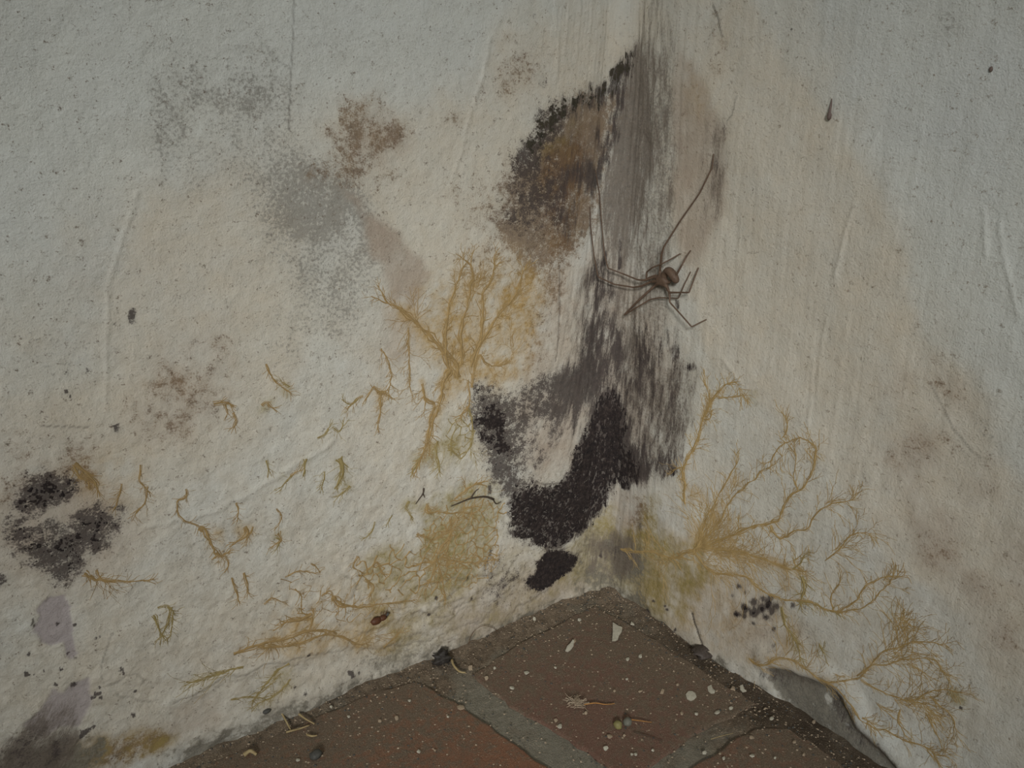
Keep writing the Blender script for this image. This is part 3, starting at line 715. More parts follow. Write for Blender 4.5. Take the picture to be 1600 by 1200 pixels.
def brick(pts, wear, label, top=.0016):
    P = [floor_at(*p)[:2] for p in pts]
    out = []
    for i, a in enumerate(P):
        b = P[(i + 1) % len(P)]; n = max(1, int(np.linalg.norm(b - a) / .006))
        for k in range(n):
            q = a + (b - a) * k / n
            out.append(q + (np.array([vnoise(q[0] / .007, q[1] / .007, 41), vnoise(q[0] / .007, q[1] / .007, 43)]) - .5) * .0032)
    bm = bmesh.new()
    vs = [bm.verts.new((q[0], q[1], top)) for q in out]
    f = bm.faces.new(vs)
    if f.normal.z < 0: f.normal_flip()
    bm.normal_update()
    if f.normal.z < 0: f.normal_flip()
    ex = bmesh.ops.extrude_face_region(bm, geom=[f])
    bmesh.ops.translate(bm, verts=[g for g in ex['geom'] if isinstance(g, bmesh.types.BMVert)], vec=(0, 0, -.02))
    bmesh.ops.recalc_face_normals(bm, faces=bm.faces)
    te = [e for e in bm.edges if all(v.co.z > top - 1e-6 for v in e.verts)]
    bmesh.ops.bevel(bm, geom=te, offset=.0011, segments=2, affect='EDGES', profile=.6)
    m = bpy.data.meshes.new('brick'); bm.to_mesh(m); bm.free()
    o = link('brick', m, M_BRICK, FLOOR)
    o['wear'] = wear
    if label: o['label'] = label
    return o

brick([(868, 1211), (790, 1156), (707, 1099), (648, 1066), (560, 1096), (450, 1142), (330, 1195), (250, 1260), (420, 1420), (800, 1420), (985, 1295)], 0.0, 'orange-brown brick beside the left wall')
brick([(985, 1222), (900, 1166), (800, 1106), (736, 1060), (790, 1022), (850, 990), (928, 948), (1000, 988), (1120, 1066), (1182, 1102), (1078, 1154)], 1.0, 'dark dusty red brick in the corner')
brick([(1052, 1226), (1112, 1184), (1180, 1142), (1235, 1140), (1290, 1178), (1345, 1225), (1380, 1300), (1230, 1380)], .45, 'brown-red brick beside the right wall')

# ------------------------------------------------------------------ mould crusts: thin raised growth, one thing per patch
def mould_material(name, a, b):
    t = NT(name)
    v = t.n('ShaderNodeNewGeometry').outputs['Position']
    nf = t.noise(v, 1400, 4, .7); nm = t.noise(v, 120, 4, .6)
    c = t.mix(nm, a, b)
    n3 = t.noise(v, 420, 5, .75)
    c = t.mix(t.math('MULTIPLY', t.math('POWER', n3, 2.5), .6), c, seen(76, 67, 62))
    t.l(c, t.b.inputs['Base Color']); t.b.inputs['Roughness'].default_value = .95
    t.b.inputs['Specular IOR Level'].default_value = .1
    t.l(t.bump(nf, .0004), t.b.inputs['Normal'])
    return t.m

M_MOULD = mould_material('black_mould', seen(24, 22, 23), seen(36, 31, 30))
M_MOULDG = mould_material('green_black_mould', seen(40, 40, 34), seen(56, 52, 42))

def crust(grp, thr, name, label, mat, amp=1.1, step=.00038, streak=True):
    G = GRP[grp]; ys, xs = np.where(G > .12)
    s = np.arange(sg[xs.min()], sg[min(NS - 1, xs.max())], step); z = np.arange(zg[ys.min()], zg[min(NZ - 1, ys.max())], step)
    S, Z = np.meshgrid(s, z)
    m = samp(G, S, Z); q = samp(QS, S, Z)
    if streak: n = .45 * fbm(q / .0016, Z / .0075, 4, 401, .65) + .55 * fbm(q / .0008, Z / .0020, 3, 431, .7)
    if streak:
        w = smooth(.006, .030, -S); n = n * (1 - w) + w * (.4 * fbm(S / .0026, Z / .0026, 4, 401, .65) + .6 * fbm(S / .0009, Z / .0009, 3, 441, .7))
    else: n = .4 * fbm(S / .0026, Z / .0026, 4, 401, .65) + .6 * fbm(S / .0009, Z / .0009, 3, 441, .7)
    val = m + (n - .5) * amp * 2.2 - thr
    V = surf(S, Z, np.clip(val, -.3, .6) * .0008 + .00004)
    F = grid_faces(len(z), len(s))
    keep = (val.ravel()[F] > 0).sum(1) >= 2
    F = F[keep]
    used, inv = np.unique(F, return_inverse=True)
    me = new_mesh(name, V.reshape(-1, 3)[used], inv.reshape(F.shape))
    return link(name, me, mat, label=label, cat='mould')

crust('core', .74, 'mould_patch', 'large black streaked mould patch filling the corner below the spider', M_MOULD)
crust('lobe', .62, 'mould_patch', 'small black mould patch just above the floor at the foot of the corner', M_MOULD, .6)
crust('west', .62, 'mould_patch', 'speckled black mould patch on the left wall, beside the golden fungus strands', M_MOULD, .9, .0003, False)
crust('far', .92, 'mould_patch', 'round sooty black mould patch at the far left of the left wall', M_MOULD, .9, .0003, False)
crust('edge', .62, 'mould_patch', 'thin greenish black mould rim along the top of the brown stain', M_MOULDG, .5)
crust('spots', .86, 'mould_patch', 'cluster of small black mould dots above the base of the right wall', M_MOULD, .2, .0003, False)

# ------------------------------------------------------------------ fungus strands
def strand_material(name, a, b):
    t = NT(name)
    v = t.n('ShaderNodeNewGeometry').outputs['Position']
    n = t.noise(v, 240, 4, .7); nf = t.noise(v, 1800, 2, .6)
    c = t.mix(n, a, b)
    c = t.mix(t.math('MULTIPLY', nf, .3), c, seen(132, 118, 88))
    t.l(c, t.b.inputs['Base Color']); t.b.inputs['Roughness'].default_value = .8
    t.b.inputs['Specular IOR Level'].default_value = .2
    return t.m

M_GOLD = strand_material('golden_mycelium', seen(116, 96, 62), seen(94, 77, 48))
M_OLIVE = strand_material('olive_mycelium', seen(108, 97, 60), seen(88, 78, 48))
M_PALE = strand_material('pale_golden_mycelium', seen(124, 105, 68), seen(102, 84, 50))

def spline(P, n):
    P = np.asarray(P, float)
    if len(P) == 2: return P[0] + (P[1] - P[0]) * np.linspace(0, 1, n)[:, None]
    Q = np.vstack([2 * P[0] - P[1], P, 2 * P[-1] - P[-2]])
    t = np.linspace(0, len(P) - 1 - 1e-6, n); i = t.astype(int); t = (t - i)[:, None]
    a, b, c, d = Q[i], Q[i + 1], Q[i + 2], Q[i + 3]
    return .5 * (2 * b + (c - a) * t + (2 * a - 5 * b + 4 * c - d) * t ** 2 + (3 * b - a - 3 * c + d) * t ** 3)

class Strands:
    def __init__(self): self.V = []; self.F = []; self.n = 0
    def add(self, P, w):
        """P (n,2) wall coordinates, w half widths: a low ridge lying on the plaster"""
        P = np.asarray(P); n = len(P); w = np.asarray(w)
        T = np.gradient(P, axis=0); T /= np.linalg.norm(T, axis=1)[:, None] + 1e-12
        Nn = np.stack([-T[:, 1], T[:, 0]], -1)
        hgt = np.clip(w * .45, .00006, .0004)
        A, B = P + Nn * w[:, None], P - Nn * w[:, None]
        ring = np.stack([np.column_stack([A, np.full(n, -.00012)]), np.column_stack([P + Nn * w[:, None] * .45, hgt]),
                         np.column_stack([P - Nn * w[:, None] * .45, hgt]), np.column_stack([B, np.full(n, -.00012)])], 1).reshape(-1, 3)
        self.V.append(ring)
        i = self.n + np.arange(n - 1)[:, None] * 4 + np.arange(3)[None]
        self.F.append(np.stack([i, i + 1, i + 5, i + 4], -1).reshape(-1, 4)[:, ::-1]); self.n += 4 * n
    def build(self, name, mat, parent, kind=None):
        if not self.V: return None
        R = np.vstack(self.V); F = np.vstack(self.F)
        me = new_mesh(name, surf(R[:, 0], R[:, 1], R[:, 2] + .0001), F)
        return link(name, me, mat, parent, kind=kind)

def wander(p, ang, length, w0, w1, curl=.35, step=.0013):
    n = max(3, int(length / step)); P = [np.array(p)]; a = ang; k = random.uniform(-curl, curl) * .35
    for i in range(n):
        a += k * .35 + random.gauss(0, curl * .5)
        P.append(P[-1] + step * np.array([math.cos(a), math.sin(a)]))
    return np.array(P), np.linspace(w0, w1, n + 1)

def twiggy(fine, p, ang, length, w, level, curl=.35, fork=.5):
    P, W = wander(p, ang, length, w, max(w * .35, .00006), curl)
    fine.add(P, W)
    if level > 0:
        for i in range(1, len(P) - 1):
            if random.random() < fork:
                d = P[min(i + 1, len(P) - 1)] - P[i - 1]
                twiggy(fine, P[i], math.atan2(d[1], d[0]) + random.choice((-1, 1)) * random.uniform(.35, .95), length * random.uniform(.3, .6), W[i] * .75, level - 1, curl, fork * .8)

def fungus(label, mains, mat, mw=1.0, side=(.006, .010, 1), sprays=(), nets=(), group=None, jit=1.0, fine_w=None):
    fine_w = .30 * mpp(*mains[0][0][-1])
    root = None
    strands = []; fine = Strands()
    for pts, w0, w1 in mains:
        k = np.mean([mpp(*p) for p in pts])
        P = np.array([sz(*p) for p in pts])
        L = np.linalg.norm(np.diff(P, axis=0), axis=1).sum()
        n = max(6, int(L / .0012)); Q = spline(P, n)
        tt = np.linspace(0, L / .006, n); sd = random.randrange(9999)
        Q = Q + np.stack([fbm(tt, 0 * tt, 3, sd) - .5, fbm(tt, 0 * tt + 9, 3, sd) - .5], -1) * .0022 * jit
        W = np.linspace(w0 * k / 2, w1 * k / 2, n) * mw * .6 * (.35 + 1.3 * fbm(tt * 2.4, 0 * tt, 3, sd + 5))
        st = Strands(); st.add(Q, W)
        # two or three thinner threads twine along the main one
        for e in range(2):
            ph = random.uniform(0, 6); o = (np.sin(tt * random.uniform(.8, 1.6) + ph) * W * 2.2)[:, None]
            T = np.gradient(Q, axis=0); T /= np.linalg.norm(T, axis=1)[:, None] + 1e-12
            st.add(Q + np.stack([-T[:, 1], T[:, 0]], -1) * o, np.maximum(W * .42, .00012))
        strands.append(st)
        if side:
            sp, ln, lev = side
            for e in range(int(L / .0021)):
                i = random.randrange(1, n - 1); d = Q[i + 1] - Q[i - 1]
                twiggy(fine, Q[i], math.atan2(d[1], d[0]) + random.choice((-1, 1)) * random.uniform(.2, 1.3), random.uniform(.0013, .0032), fine_w * .85, 0, .4)
            x = random.uniform(.2, 1) * sp
            while x < L:
                i = min(n - 2, int(x / L * n)); d = Q[i + 1] - Q[max(0, i - 1)]
                twiggy(fine, Q[i], math.atan2(d[1], d[0]) + random.choice((-1, 1)) * random.uniform(.35, 1.0), ln * random.uniform(.4, 1.2), max(fine_w, W[i] * .45), lev, fork=.3)
                x += sp * random.uniform(.5, 1.5)
            d = Q[-1] - Q[-3]
            for e in range(3): twiggy(fine, Q[-1], math.atan2(d[1], d[0]) + random.uniform(-.6, .6), ln * random.uniform(.5, 1.1), max(fine_w, W[-1]), lev, fork=.35)
    for (x, y), (tx, ty), n, spread in sprays:
        a, b = sz(x, y), sz(tx, ty); d = b - a; L = np.linalg.norm(d); th = math.atan2(d[1], d[0])
        for e in range(max(3, int(n * .8))):
            f = random.random() ** 2 * .55
            p = a + d * f + np.array([random.gauss(0, 1), random.gauss(0, 1)]) * L * .035
            twiggy(fine, p, th + random.gauss(0, spread), L * (1 - f) * random.uniform(.45, 1.0), fine_w * random.uniform(.8, 1.4), 1, .26, .14)
    for poly, cell, w in nets:
        PP = np.array([sz(*p) for p in poly]); k = np.mean([mpp(*p) for p in poly]); c = cell * k
        lo, hi = PP.min(0), PP.max(0); pt = {}
        def inside(p):
            r = False
            for (x1, y1), (x2, y2) in zip(PP, np.roll(PP, -1, 0)):
                if (y1 > p[1]) != (y2 > p[1]) and p[0] < (x2 - x1) * (p[1] - y1) / (y2 - y1) + x1: r = not r
            return r
        nx = int((hi[0] - lo[0]) / c) + 2; ny = int((hi[1] - lo[1]) / (c * .87)) + 2
        # honeycomb with shaken corners
        for j in range(ny):
            for i in range(nx):
                for q in (0, 1):
                    bx = lo[0] + (i + .5 * (j % 2)) * c; by = lo[1] + j * c * .87 + (0 if q == 0 else c * .577)
                    pt[(i, j, q)] = np.array([bx, by]) + np.array([random.gauss(0, 1), random.gauss(0, 1)]) * c * .2
        for (i, j, q), p in pt.items():
            if q == 0:
                nb = [(i, j, 1)] if False else []
                up = j - 1
                nb += [(i - (1 - j % 2), up, 1), (i - (1 - j % 2) + 1, up, 1), (i, j, 1)]
                for kx in nb:
                    if kx in pt and inside((p + pt[kx]) / 2) and random.random() < .86:
                        m = (p + pt[kx]) / 2 + np.array([random.gauss(0, 1), random.gauss(0, 1)]) * c * .09
                        Q = spline([p, m, pt[kx]], 7); ww = w * k / 2 * .62 * random.uniform(.6, 1.3)
                        fine.add(Q, np.array([1.3, 1, .85, .8, .85, 1, 1.3]) * ww)
    P0 = sz(*mains[0][0][0]); b, _ = base_surf(P0[0], P0[1])
    root = link('fungus_growth', None, label=label, cat='fungus', group=group)
    root.location = Vector(b)
    bpy.context.view_layer.update()
    inv = Matrix.Translation(-Vector(b))
    ch = [s.build('strand', mat, root) for s in strands] + [fine.build('fine_branches', mat, root, 'stuff')]
    for o in ch:
        if o: o.data.transform(inv)
    return root

fungus('large golden branching fungus fan climbing the left wall beside the corner',
       [([(716, 590), (712, 565), (690, 548), (668, 522), (645, 498), (622, 478), (606, 474)], 11, 4),
        ([(702, 580), (696, 540), (698, 500), (706, 462), (714, 440), (722, 418)], 8, 3),
        ([(722, 570), (722, 530), (726, 490), (734, 450), (738, 432), (733, 415)], 8, 3),
        ([(738, 572), (750, 535), (754, 495), (754, 462), (766, 440), (772, 420)], 8, 3),
        ([(742, 560), (762, 520), (780, 490), (800, 472), (812, 450), (818, 425)], 6, 3),
        ([(738, 605), (742, 585), (750, 556), (760, 566), (768, 573), (777, 573)], 5, 2.5),
        ([(705, 575), (692, 600), (687, 630), (676, 660), (671, 690)], 12, 5),
        ([(660, 598), (663, 620), (678, 632), (672, 662), (668, 690), (656, 718)], 6, 4),
        ([(731, 595), (734, 615), (733, 636)], 6, 3),
        ([(596, 545), (604, 558), (612, 582), (609, 602)], 4, 2.5),
        ([(638, 510), (640, 545), (640, 600)], 4, 2)],
       M_GOLD, 1.0, (.0045, .012, 2), sprays=[((735, 470), (760, 400), 26, .5), ((650, 500), (640, 440), 12, .5), ((712, 570), (715, 520), 16, .7), ((800, 560), (805, 490), 14, .3), ((672, 690), (655, 730), 14, .6), ((785, 500), (825, 430), 14, .45)])
fungus('small star-shaped golden fungus left of the trunk of the large fan',
       [([(592, 612), (582, 606), (574, 622)], 5, 2.5), ([(590, 610), (602, 614), (614, 623)], 5, 2), ([(593, 612), (596, 636), (590, 664)], 7, 2), ([(568, 618), (556, 624), (548, 634)], 3, 2)],
       M_GOLD, 1.0, (.004, .006, 1))
fungus('greenish net of fungus threads under the trunk of the large fan',
       [([(733, 640), (741, 665), (736, 695), (722, 715), (706, 706)], 3.5, 2.5), ([(684, 690), (682, 712), (688, 735)], 5, 3), ([(706, 706), (704, 690), (712, 672)], 3, 2)],
       M_OLIVE, 1.0, (.008, .006, 1), sprays=[((735, 700), (750, 735), 10, .5), ((688, 725), (670, 742), 8, .8)],
       nets=[([(700, 660), (738, 645), (742, 690), (722, 718), (700, 705)], 13, 2.2)])
fungus('dense olive fungus mat with netted edge low on the left wall beside the black corner',
       [([(668, 786), (672, 800), (700, 801), (735, 802)], 5, 2.5), ([(705, 830), (695, 850), (683, 870), (676, 900)], 6, 3), ([(683, 870), (688, 890), (694, 925)], 5, 3),
        ([(650, 835), (680, 842), (706, 828)], 4, 3), ([(710, 780), (728, 765), (745, 755)], 7, 4), ([(705, 805), (704, 840), (690, 872), (655, 880)], 4, 3), ([(690, 872), (720, 880), (770, 875)], 4, 2.5)],
       M_GOLD, 1.0, (.004, .009, 2), sprays=[((700, 830), (740, 790), 26, .8), ((690, 860), (650, 880), 14, .7), ((720, 800), (790, 770), 18, .5), ((685, 880), (700, 930), 18, .7), ((665, 910), (650, 945), 10, .6)],
       nets=[([(660, 830), (720, 770), (788, 790), (770, 880), (690, 905), (655, 870)], 17, 3.0), ([(555, 880), (620, 850), (680, 880), (700, 925), (620, 930), (560, 915)], 18, 3.8), ([(690, 870), (780, 850), (775, 890), (740, 920), (700, 910)], 15, 2.6)])
fungus('brown-gold fungus streaks along the base of the left wall',
       [([(365, 1022), (400, 1008), (440, 1000), (480, 986), (520, 985)], 8, 5), ([(400, 1012), (460, 1005), (510, 990), (560, 1005)], 6, 4), ([(485, 958), (470, 968), (448, 972)], 10, 6), ([(489, 950), (488, 968), (482, 984)], 6, 3),
        ([(520, 930), (545, 948), (590, 945), (640, 940)], 7, 3), ([(600, 1010), (612, 998), (625, 990)], 6, 3)],
       M_GOLD, 1.0, (.004, .008, 1), sprays=[((440, 990), (380, 1030), 16, .5), ((560, 1000), (640, 990), 12, .5), ((540, 940), (500, 920), 12, .8)],
       nets=[([(430, 900), (520, 920), (600, 950), (560, 975), (470, 960)], 20, 1.8)])
fungus('olive fungus smears just above the floor, lowest on the left wall',
       [([(452, 1036), (432, 1048), (415, 1068), (398, 1090)], 5, 3), ([(455, 1058), (430, 1085), (400, 1100)], 4, 2.5), ([(380, 1040), (340, 1052), (300, 1066)], 4, 2), ([(360, 1092), (385, 1087), (410, 1088)], 4, 2)],
       M_OLIVE, 1.0, (.004, .007, 1), sprays=[((440, 1050), (395, 1095), 16, .35), ((360, 1045), (280, 1075), 10, .25)])
fungus('thin S-shaped golden fungus thread with a ragged tuft at its lower end',
       [([(291, 764), (292, 772), (283, 780), (276, 788), (280, 806), (292, 816), (310, 822)], 4, 3), ([(310, 822), (320, 828), (326, 842), (333, 858)], 9, 5), ([(338, 862), (345, 868), (354, 862)], 8, 4), ([(332, 874), (342, 868), (352, 872), (355, 884)], 4, 2.5)],
       M_GOLD, .9, (.005, .005, 1), sprays=[((322, 830), (335, 860), 14, .35), ((346, 868), (354, 884), 10, 1.0)])
fungus('ragged little fungus tufts right of the S-shaped thread',
       [([(382, 820), (386, 832), (378, 842), (368, 848)], 6, 4), ([(368, 785), (370, 795), (369, 805)], 5, 2), ([(392, 822), (390, 834), (388, 842)], 3, 2), ([(435, 832), (440, 842), (430, 850)], 6, 3), ([(432, 795), (440, 805), (436, 818)], 3, 2), ([(361, 900), (366, 915), (370, 935)], 4, 2), ([(382, 895), (386, 910), (389, 925)], 5, 2), ([(452, 742), (462, 738)], 4, 2)],
       M_GOLD, 1.0, (.004, .005, 1))
fungus('triangular golden fungus loop on the left wall right of the upper lilac bare patch',
       [([(238, 962), (246, 972), (252, 992)], 5, 3), ([(266, 950), (260, 975), (252, 995)], 5, 3), ([(246, 950), (258, 946), (268, 952)], 3, 3), ([(268, 955), (267, 975), (266, 990)], 3, 1.5)],
       M_OLIVE, 1.0, (.004, .005, 1))
fungus('golden fungus strand creeping right from under the round black mould patch',
       [([(132, 896), (150, 904), (170, 908), (200, 909), (228, 907)], 6, 2.5), ([(150, 892), (155, 902), (165, 908)], 6, 4)],
       M_GOLD, 1.0, (.004, .006, 1), sprays=[((140, 898), (210, 915), 10, .3)])
fungus('small brown fungus tuft at the upper right edge of the round mould patch',
       [([(118, 722), (132, 735), (148, 752), (152, 765)], 8, 5), ([(116, 728), (125, 745), (140, 752)], 5, 3), ([(222, 725), (220, 748), (226, 765)], 3, 2), ([(193, 755), (188, 775), (183, 792)], 3, 2), ([(230, 762), (228, 785), (210, 805)], 3, 2)],
       M_GOLD, 1.0, (.005, .005, 1))
fungus('short brown fungus bristles high on the middle of the left wall',
       [([(332, 631), (345, 630), (356, 632)], 5, 4), ([(352, 632), (354, 645)], 4, 2), ([(365, 643), (369, 655), (366, 664)], 4, 3), ([(408, 635), (416, 630), (424, 637)], 5, 3), ([(415, 568), (430, 595), (452, 610)], 4, 2)],
       M_GOLD, 1.0, (.005, .004, 1))
fungus('olive fungus blot with tiny feet on the left wall',
       [([(530, 715), (535, 735), (528, 755)], 14, 6), ([(508, 736), (506, 750), (505, 760)], 4, 2), ([(545, 760), (538, 768), (530, 774)], 7, 3), ([(478, 716), (476, 732)], 7, 3), ([(455, 740), (448, 750), (440, 758)], 5, 2), ([(585, 815), (584, 828), (575, 838)], 4, 2)],
       M_OLIVE, .8, (.004, .005, 1), sprays=[((535, 725), (525, 760), 14, .8)])
fungus('thin brown fungus squiggles on the pale plaster above the brown-gold streaks',
       [([(445, 900), (470, 893), (492, 896)], 4, 2), ([(462, 920), (470, 932), (468, 948)], 3.5, 2), ([(410, 945), (425, 935), (440, 940)], 3.5, 2), ([(500, 930), (515, 925), (520, 938)], 3.5, 2), ([(485, 880), (495, 888)], 3, 2), ([(560, 870), (552, 885), (562, 895)], 5, 3), ([(575, 890), (590, 880), (600, 895)], 5, 3), ([(570, 905), (585, 915), (580, 925)], 5, 3)],
       M_GOLD, 1.0, (.004, .005, 1))
fungus('faint ochre fungus wisps in the middle of the left wall left of the olive net',
       [([(495, 685), (506, 680), (512, 670)], 4, 2), ([(520, 668), (530, 676), (536, 668)], 3, 2), ([(418, 718), (420, 735)], 4, 2.5), ([(640, 785), (636, 795), (642, 805)], 5, 3), ([(612, 805), (608, 815)], 3, 2), ([(430, 838), (438, 845), (432, 858)], 4, 2), ([(657, 715), (650, 728), (645, 735)], 6, 3), ([(452, 605), (440, 598)], 4, 2), ([(560, 622), (550, 632), (542, 630)], 4, 2)],
       M_OLIVE, 1.0, (.004, .005, 1))
# right wall
C0 = (1090, 856)
fungus('wide golden fungus fan spreading from the foot of the corner over the right wall',
       [([C0, (1112, 850), (1135, 842), (1160, 828), (1182, 822), (1202, 820), (1216, 810), (1224, 792), (1236, 774), (1252, 764), (1268, 738), (1275, 710), (1270, 694), (1252, 686), (1234, 688), (1216, 700), (1206, 722)], 8, 2.5),
        ([(1200, 822), (1210, 836), (1224, 841), (1236, 830), (1258, 827), (1275, 806), (1296, 790), (1330, 781)], 7, 2.5),
        ([(1224, 686), (1230, 676), (1232, 664)], 3, 2), ([(1245, 765), (1240, 745), (1246, 712)], 3, 1.5),
        ([C0, (1118, 858), (1150, 863), (1182, 870), (1216, 884), (1256, 892)], 7, 3),
        ([C0, (1096, 832), (1106, 805), (1122, 775), (1148, 728)], 5, 2.5), ([C0, (1108, 832), (1128, 806), (1142, 778), (1172, 754), (1196, 732)], 5, 2),
        ([(1060, 868), (1078, 862), C0], 10, 8), ([(970, 858), (1010, 862), (1050, 870)], 6, 5),
        ([(1290, 875), (1310, 858), (1330, 838), (1352, 832)], 3, 2), ([(1256, 892), (1240, 880), (1250, 868)], 4, 2)],
       M_PALE, .75, (.005, .013, 2),
       sprays=[(C0, (1130, 770), 40, .42), (C0, (1180, 835), 36, .4), (C0, (1230, 890), 30, .28), ((1290, 790), (1328, 765), 14, .5), ((1262, 700), (1290, 720), 12, .8), ((1300, 862), (1360, 840), 22, .5), ((1220, 888), (1264, 895), 18, .5), ((1060, 870), (1000, 880), 18, .5), ((1140, 770), (1165, 735), 12, .4)])
fungus('golden fungus stem with feathery top rising on the right wall next to the corner mould',
       [([(1072, 788), (1071, 760), (1069, 735), (1078, 712), (1090, 682), (1100, 655), (1112, 628), (1130, 606), (1142, 598)], 7, 3), ([(1100, 648), (1110, 632), (1108, 615), (1100, 600)], 4, 2), ([(1122, 622), (1140, 618), (1160, 618)], 3, 2), ([(1072, 730), (1064, 732), (1056, 736)], 5, 2.5), ([(1100, 655), (1112, 652), (1110, 635)], 3, 2)],
       M_PALE, .9, (.004, .009, 2), sprays=[((1155, 605), (1180, 640), 18, .6), ((1100, 650), (1120, 615), 10, .5), ((1082, 700), (1120, 685), 10, .6), ((1075, 775), (1105, 765), 12, .7), ((1140, 598), (1160, 590), 8, .8)])
fungus('pale fungus threads crossing the middle of the right wall to a feathery plume',
       [([(1085, 862), (1108, 890), (1135, 898), (1165, 902), (1192, 925), (1225, 935), (1262, 940), (1285, 950), (1306, 957)], 5, 3.5), ([(1306, 957), (1335, 940), (1352, 918), (1376, 903), (1402, 900)], 3.5, 2.5), ([(1308, 958), (1345, 953), (1365, 938), (1380, 920), (1396, 906)], 3, 2), ([(1300, 955), (1298, 930), (1310, 912)], 2.5, 1.5)],
       M_PALE, .9, (.005, .010, 2), sprays=[((1380, 908), (1408, 895), 12, .5), ((1100, 880), (1160, 905), 20, .35), ((1395, 960), (1440, 980), 24, .8)])
fungus('broad golden fungus branching along the base of the right wall to its far tips',
       [([(1172, 1030), (1186, 1034), (1200, 1036), (1214, 1029), (1232, 1029), (1250, 1036), (1268, 1048), (1285, 1061), (1310, 1064), (1335, 1060), (1352, 1046), (1372, 1026), (1396, 1012), (1418, 1006), (1445, 1004), (1468, 1007)], 8, 2.5),
        ([(1340, 1056), (1356, 1044), (1380, 1038), (1410, 1030), (1436, 1029), (1460, 1034), (1474, 1050)], 4, 2),
        ([(1344, 1062), (1365, 1074), (1388, 1086), (1412, 1096), (1434, 1100), (1450, 1114)], 5, 3), ([(1412, 1096), (1440, 1088), (1470, 1078), (1500, 1084)], 3.5, 2),
        ([(1452, 1092), (1468, 1104), (1482, 1116), (1490, 1134)], 4, 2), ([(1404, 1110), (1402, 1124), (1406, 1136)], 4, 2.5), ([(1446, 1118), (1452, 1132), (1455, 1140)], 5, 2.5),
        ([(1285, 1062), (1312, 1076), (1332, 1096), (1338, 1112), (1350, 1126), (1366, 1136), (1382, 1138)], 5, 2.5), ([(1382, 1138), (1410, 1156), (1440, 1166), (1458, 1178), (1474, 1182)], 3.5, 2), ([(1458, 1175), (1462, 1188), (1478, 1205)], 3, 2)],
       M_PALE, .62, (.0042, .011, 2),
       sprays=[((1385, 1020), (1465, 985), 44, .5), ((1395, 985), (1440, 950), 22, .6), ((1380, 1035), (1470, 1020), 22, .4), ((1400, 1095), (1500, 1085), 36, .45), ((1370, 1100), (1410, 1135), 14, .5), ((1440, 1100), (1460, 1150), 16, .5), ((1485, 1080), (1505, 1100), 12, .8), ((1330, 1060), (1300, 1050), 10, .4), ((1350, 1120), (1392, 1145), 18, .5), ((1440, 1165), (1480, 1195), 14, .6), ((1260, 1040), (1290, 1005), 10, .5), ((1230, 1025), (1235, 960), 14, .4)])
fungus('yellowish fungus clump above the base of the right wall right of the black dots',
       [([(1250, 940), (1272, 942), (1286, 950), (1300, 953)], 5, 3), ([(1252, 902), (1256, 920), (1252, 940)], 8, 4), ([(1222, 950), (1224, 975), (1240, 1000), (1250, 1025)], 6, 4), ([(1280, 1005), (1284, 1018)], 4, 2), ([(1240, 888), (1250, 880), (1255, 868)], 5, 2)],
       M_OLIVE, .9, (.004, .007, 1), sprays=[((1235, 990), (1250, 1030), 14, .5), ((1250, 905), (1262, 890), 12, .8), ((1283, 1020), (1292, 1000), 8, .5)])

# ------------------------------------------------------------------ the spider
def simple(name, c1, c2, scale=900, rough=.6, spec=.3, bump=.0001):
    t = NT(name)
    v = t.n('ShaderNodeTexCoord').outputs['Object']
    n = t.noise(v, scale, 4, .65)
    t.l(t.mix(n, c1, c2), t.b.inputs['Base Color'])
    t.b.inputs['Roughness'].default_value = rough; t.b.inputs['Specular IOR Level'].default_value = spec
    t.l(t.bump(n, bump), t.b.inputs['Normal'])
    return t.m

def over_wall(px, py, h):
    """a point h metres in front of the wall along the line of sight"""
    s, z = sz(px, py)
    P, N = base_surf(s, z); P = P + N * samp(DISP, s, z)
    d = CAM - P; d /= np.linalg.norm(d)
    return P + d * h / max(.35, float(np.dot(d, N)))

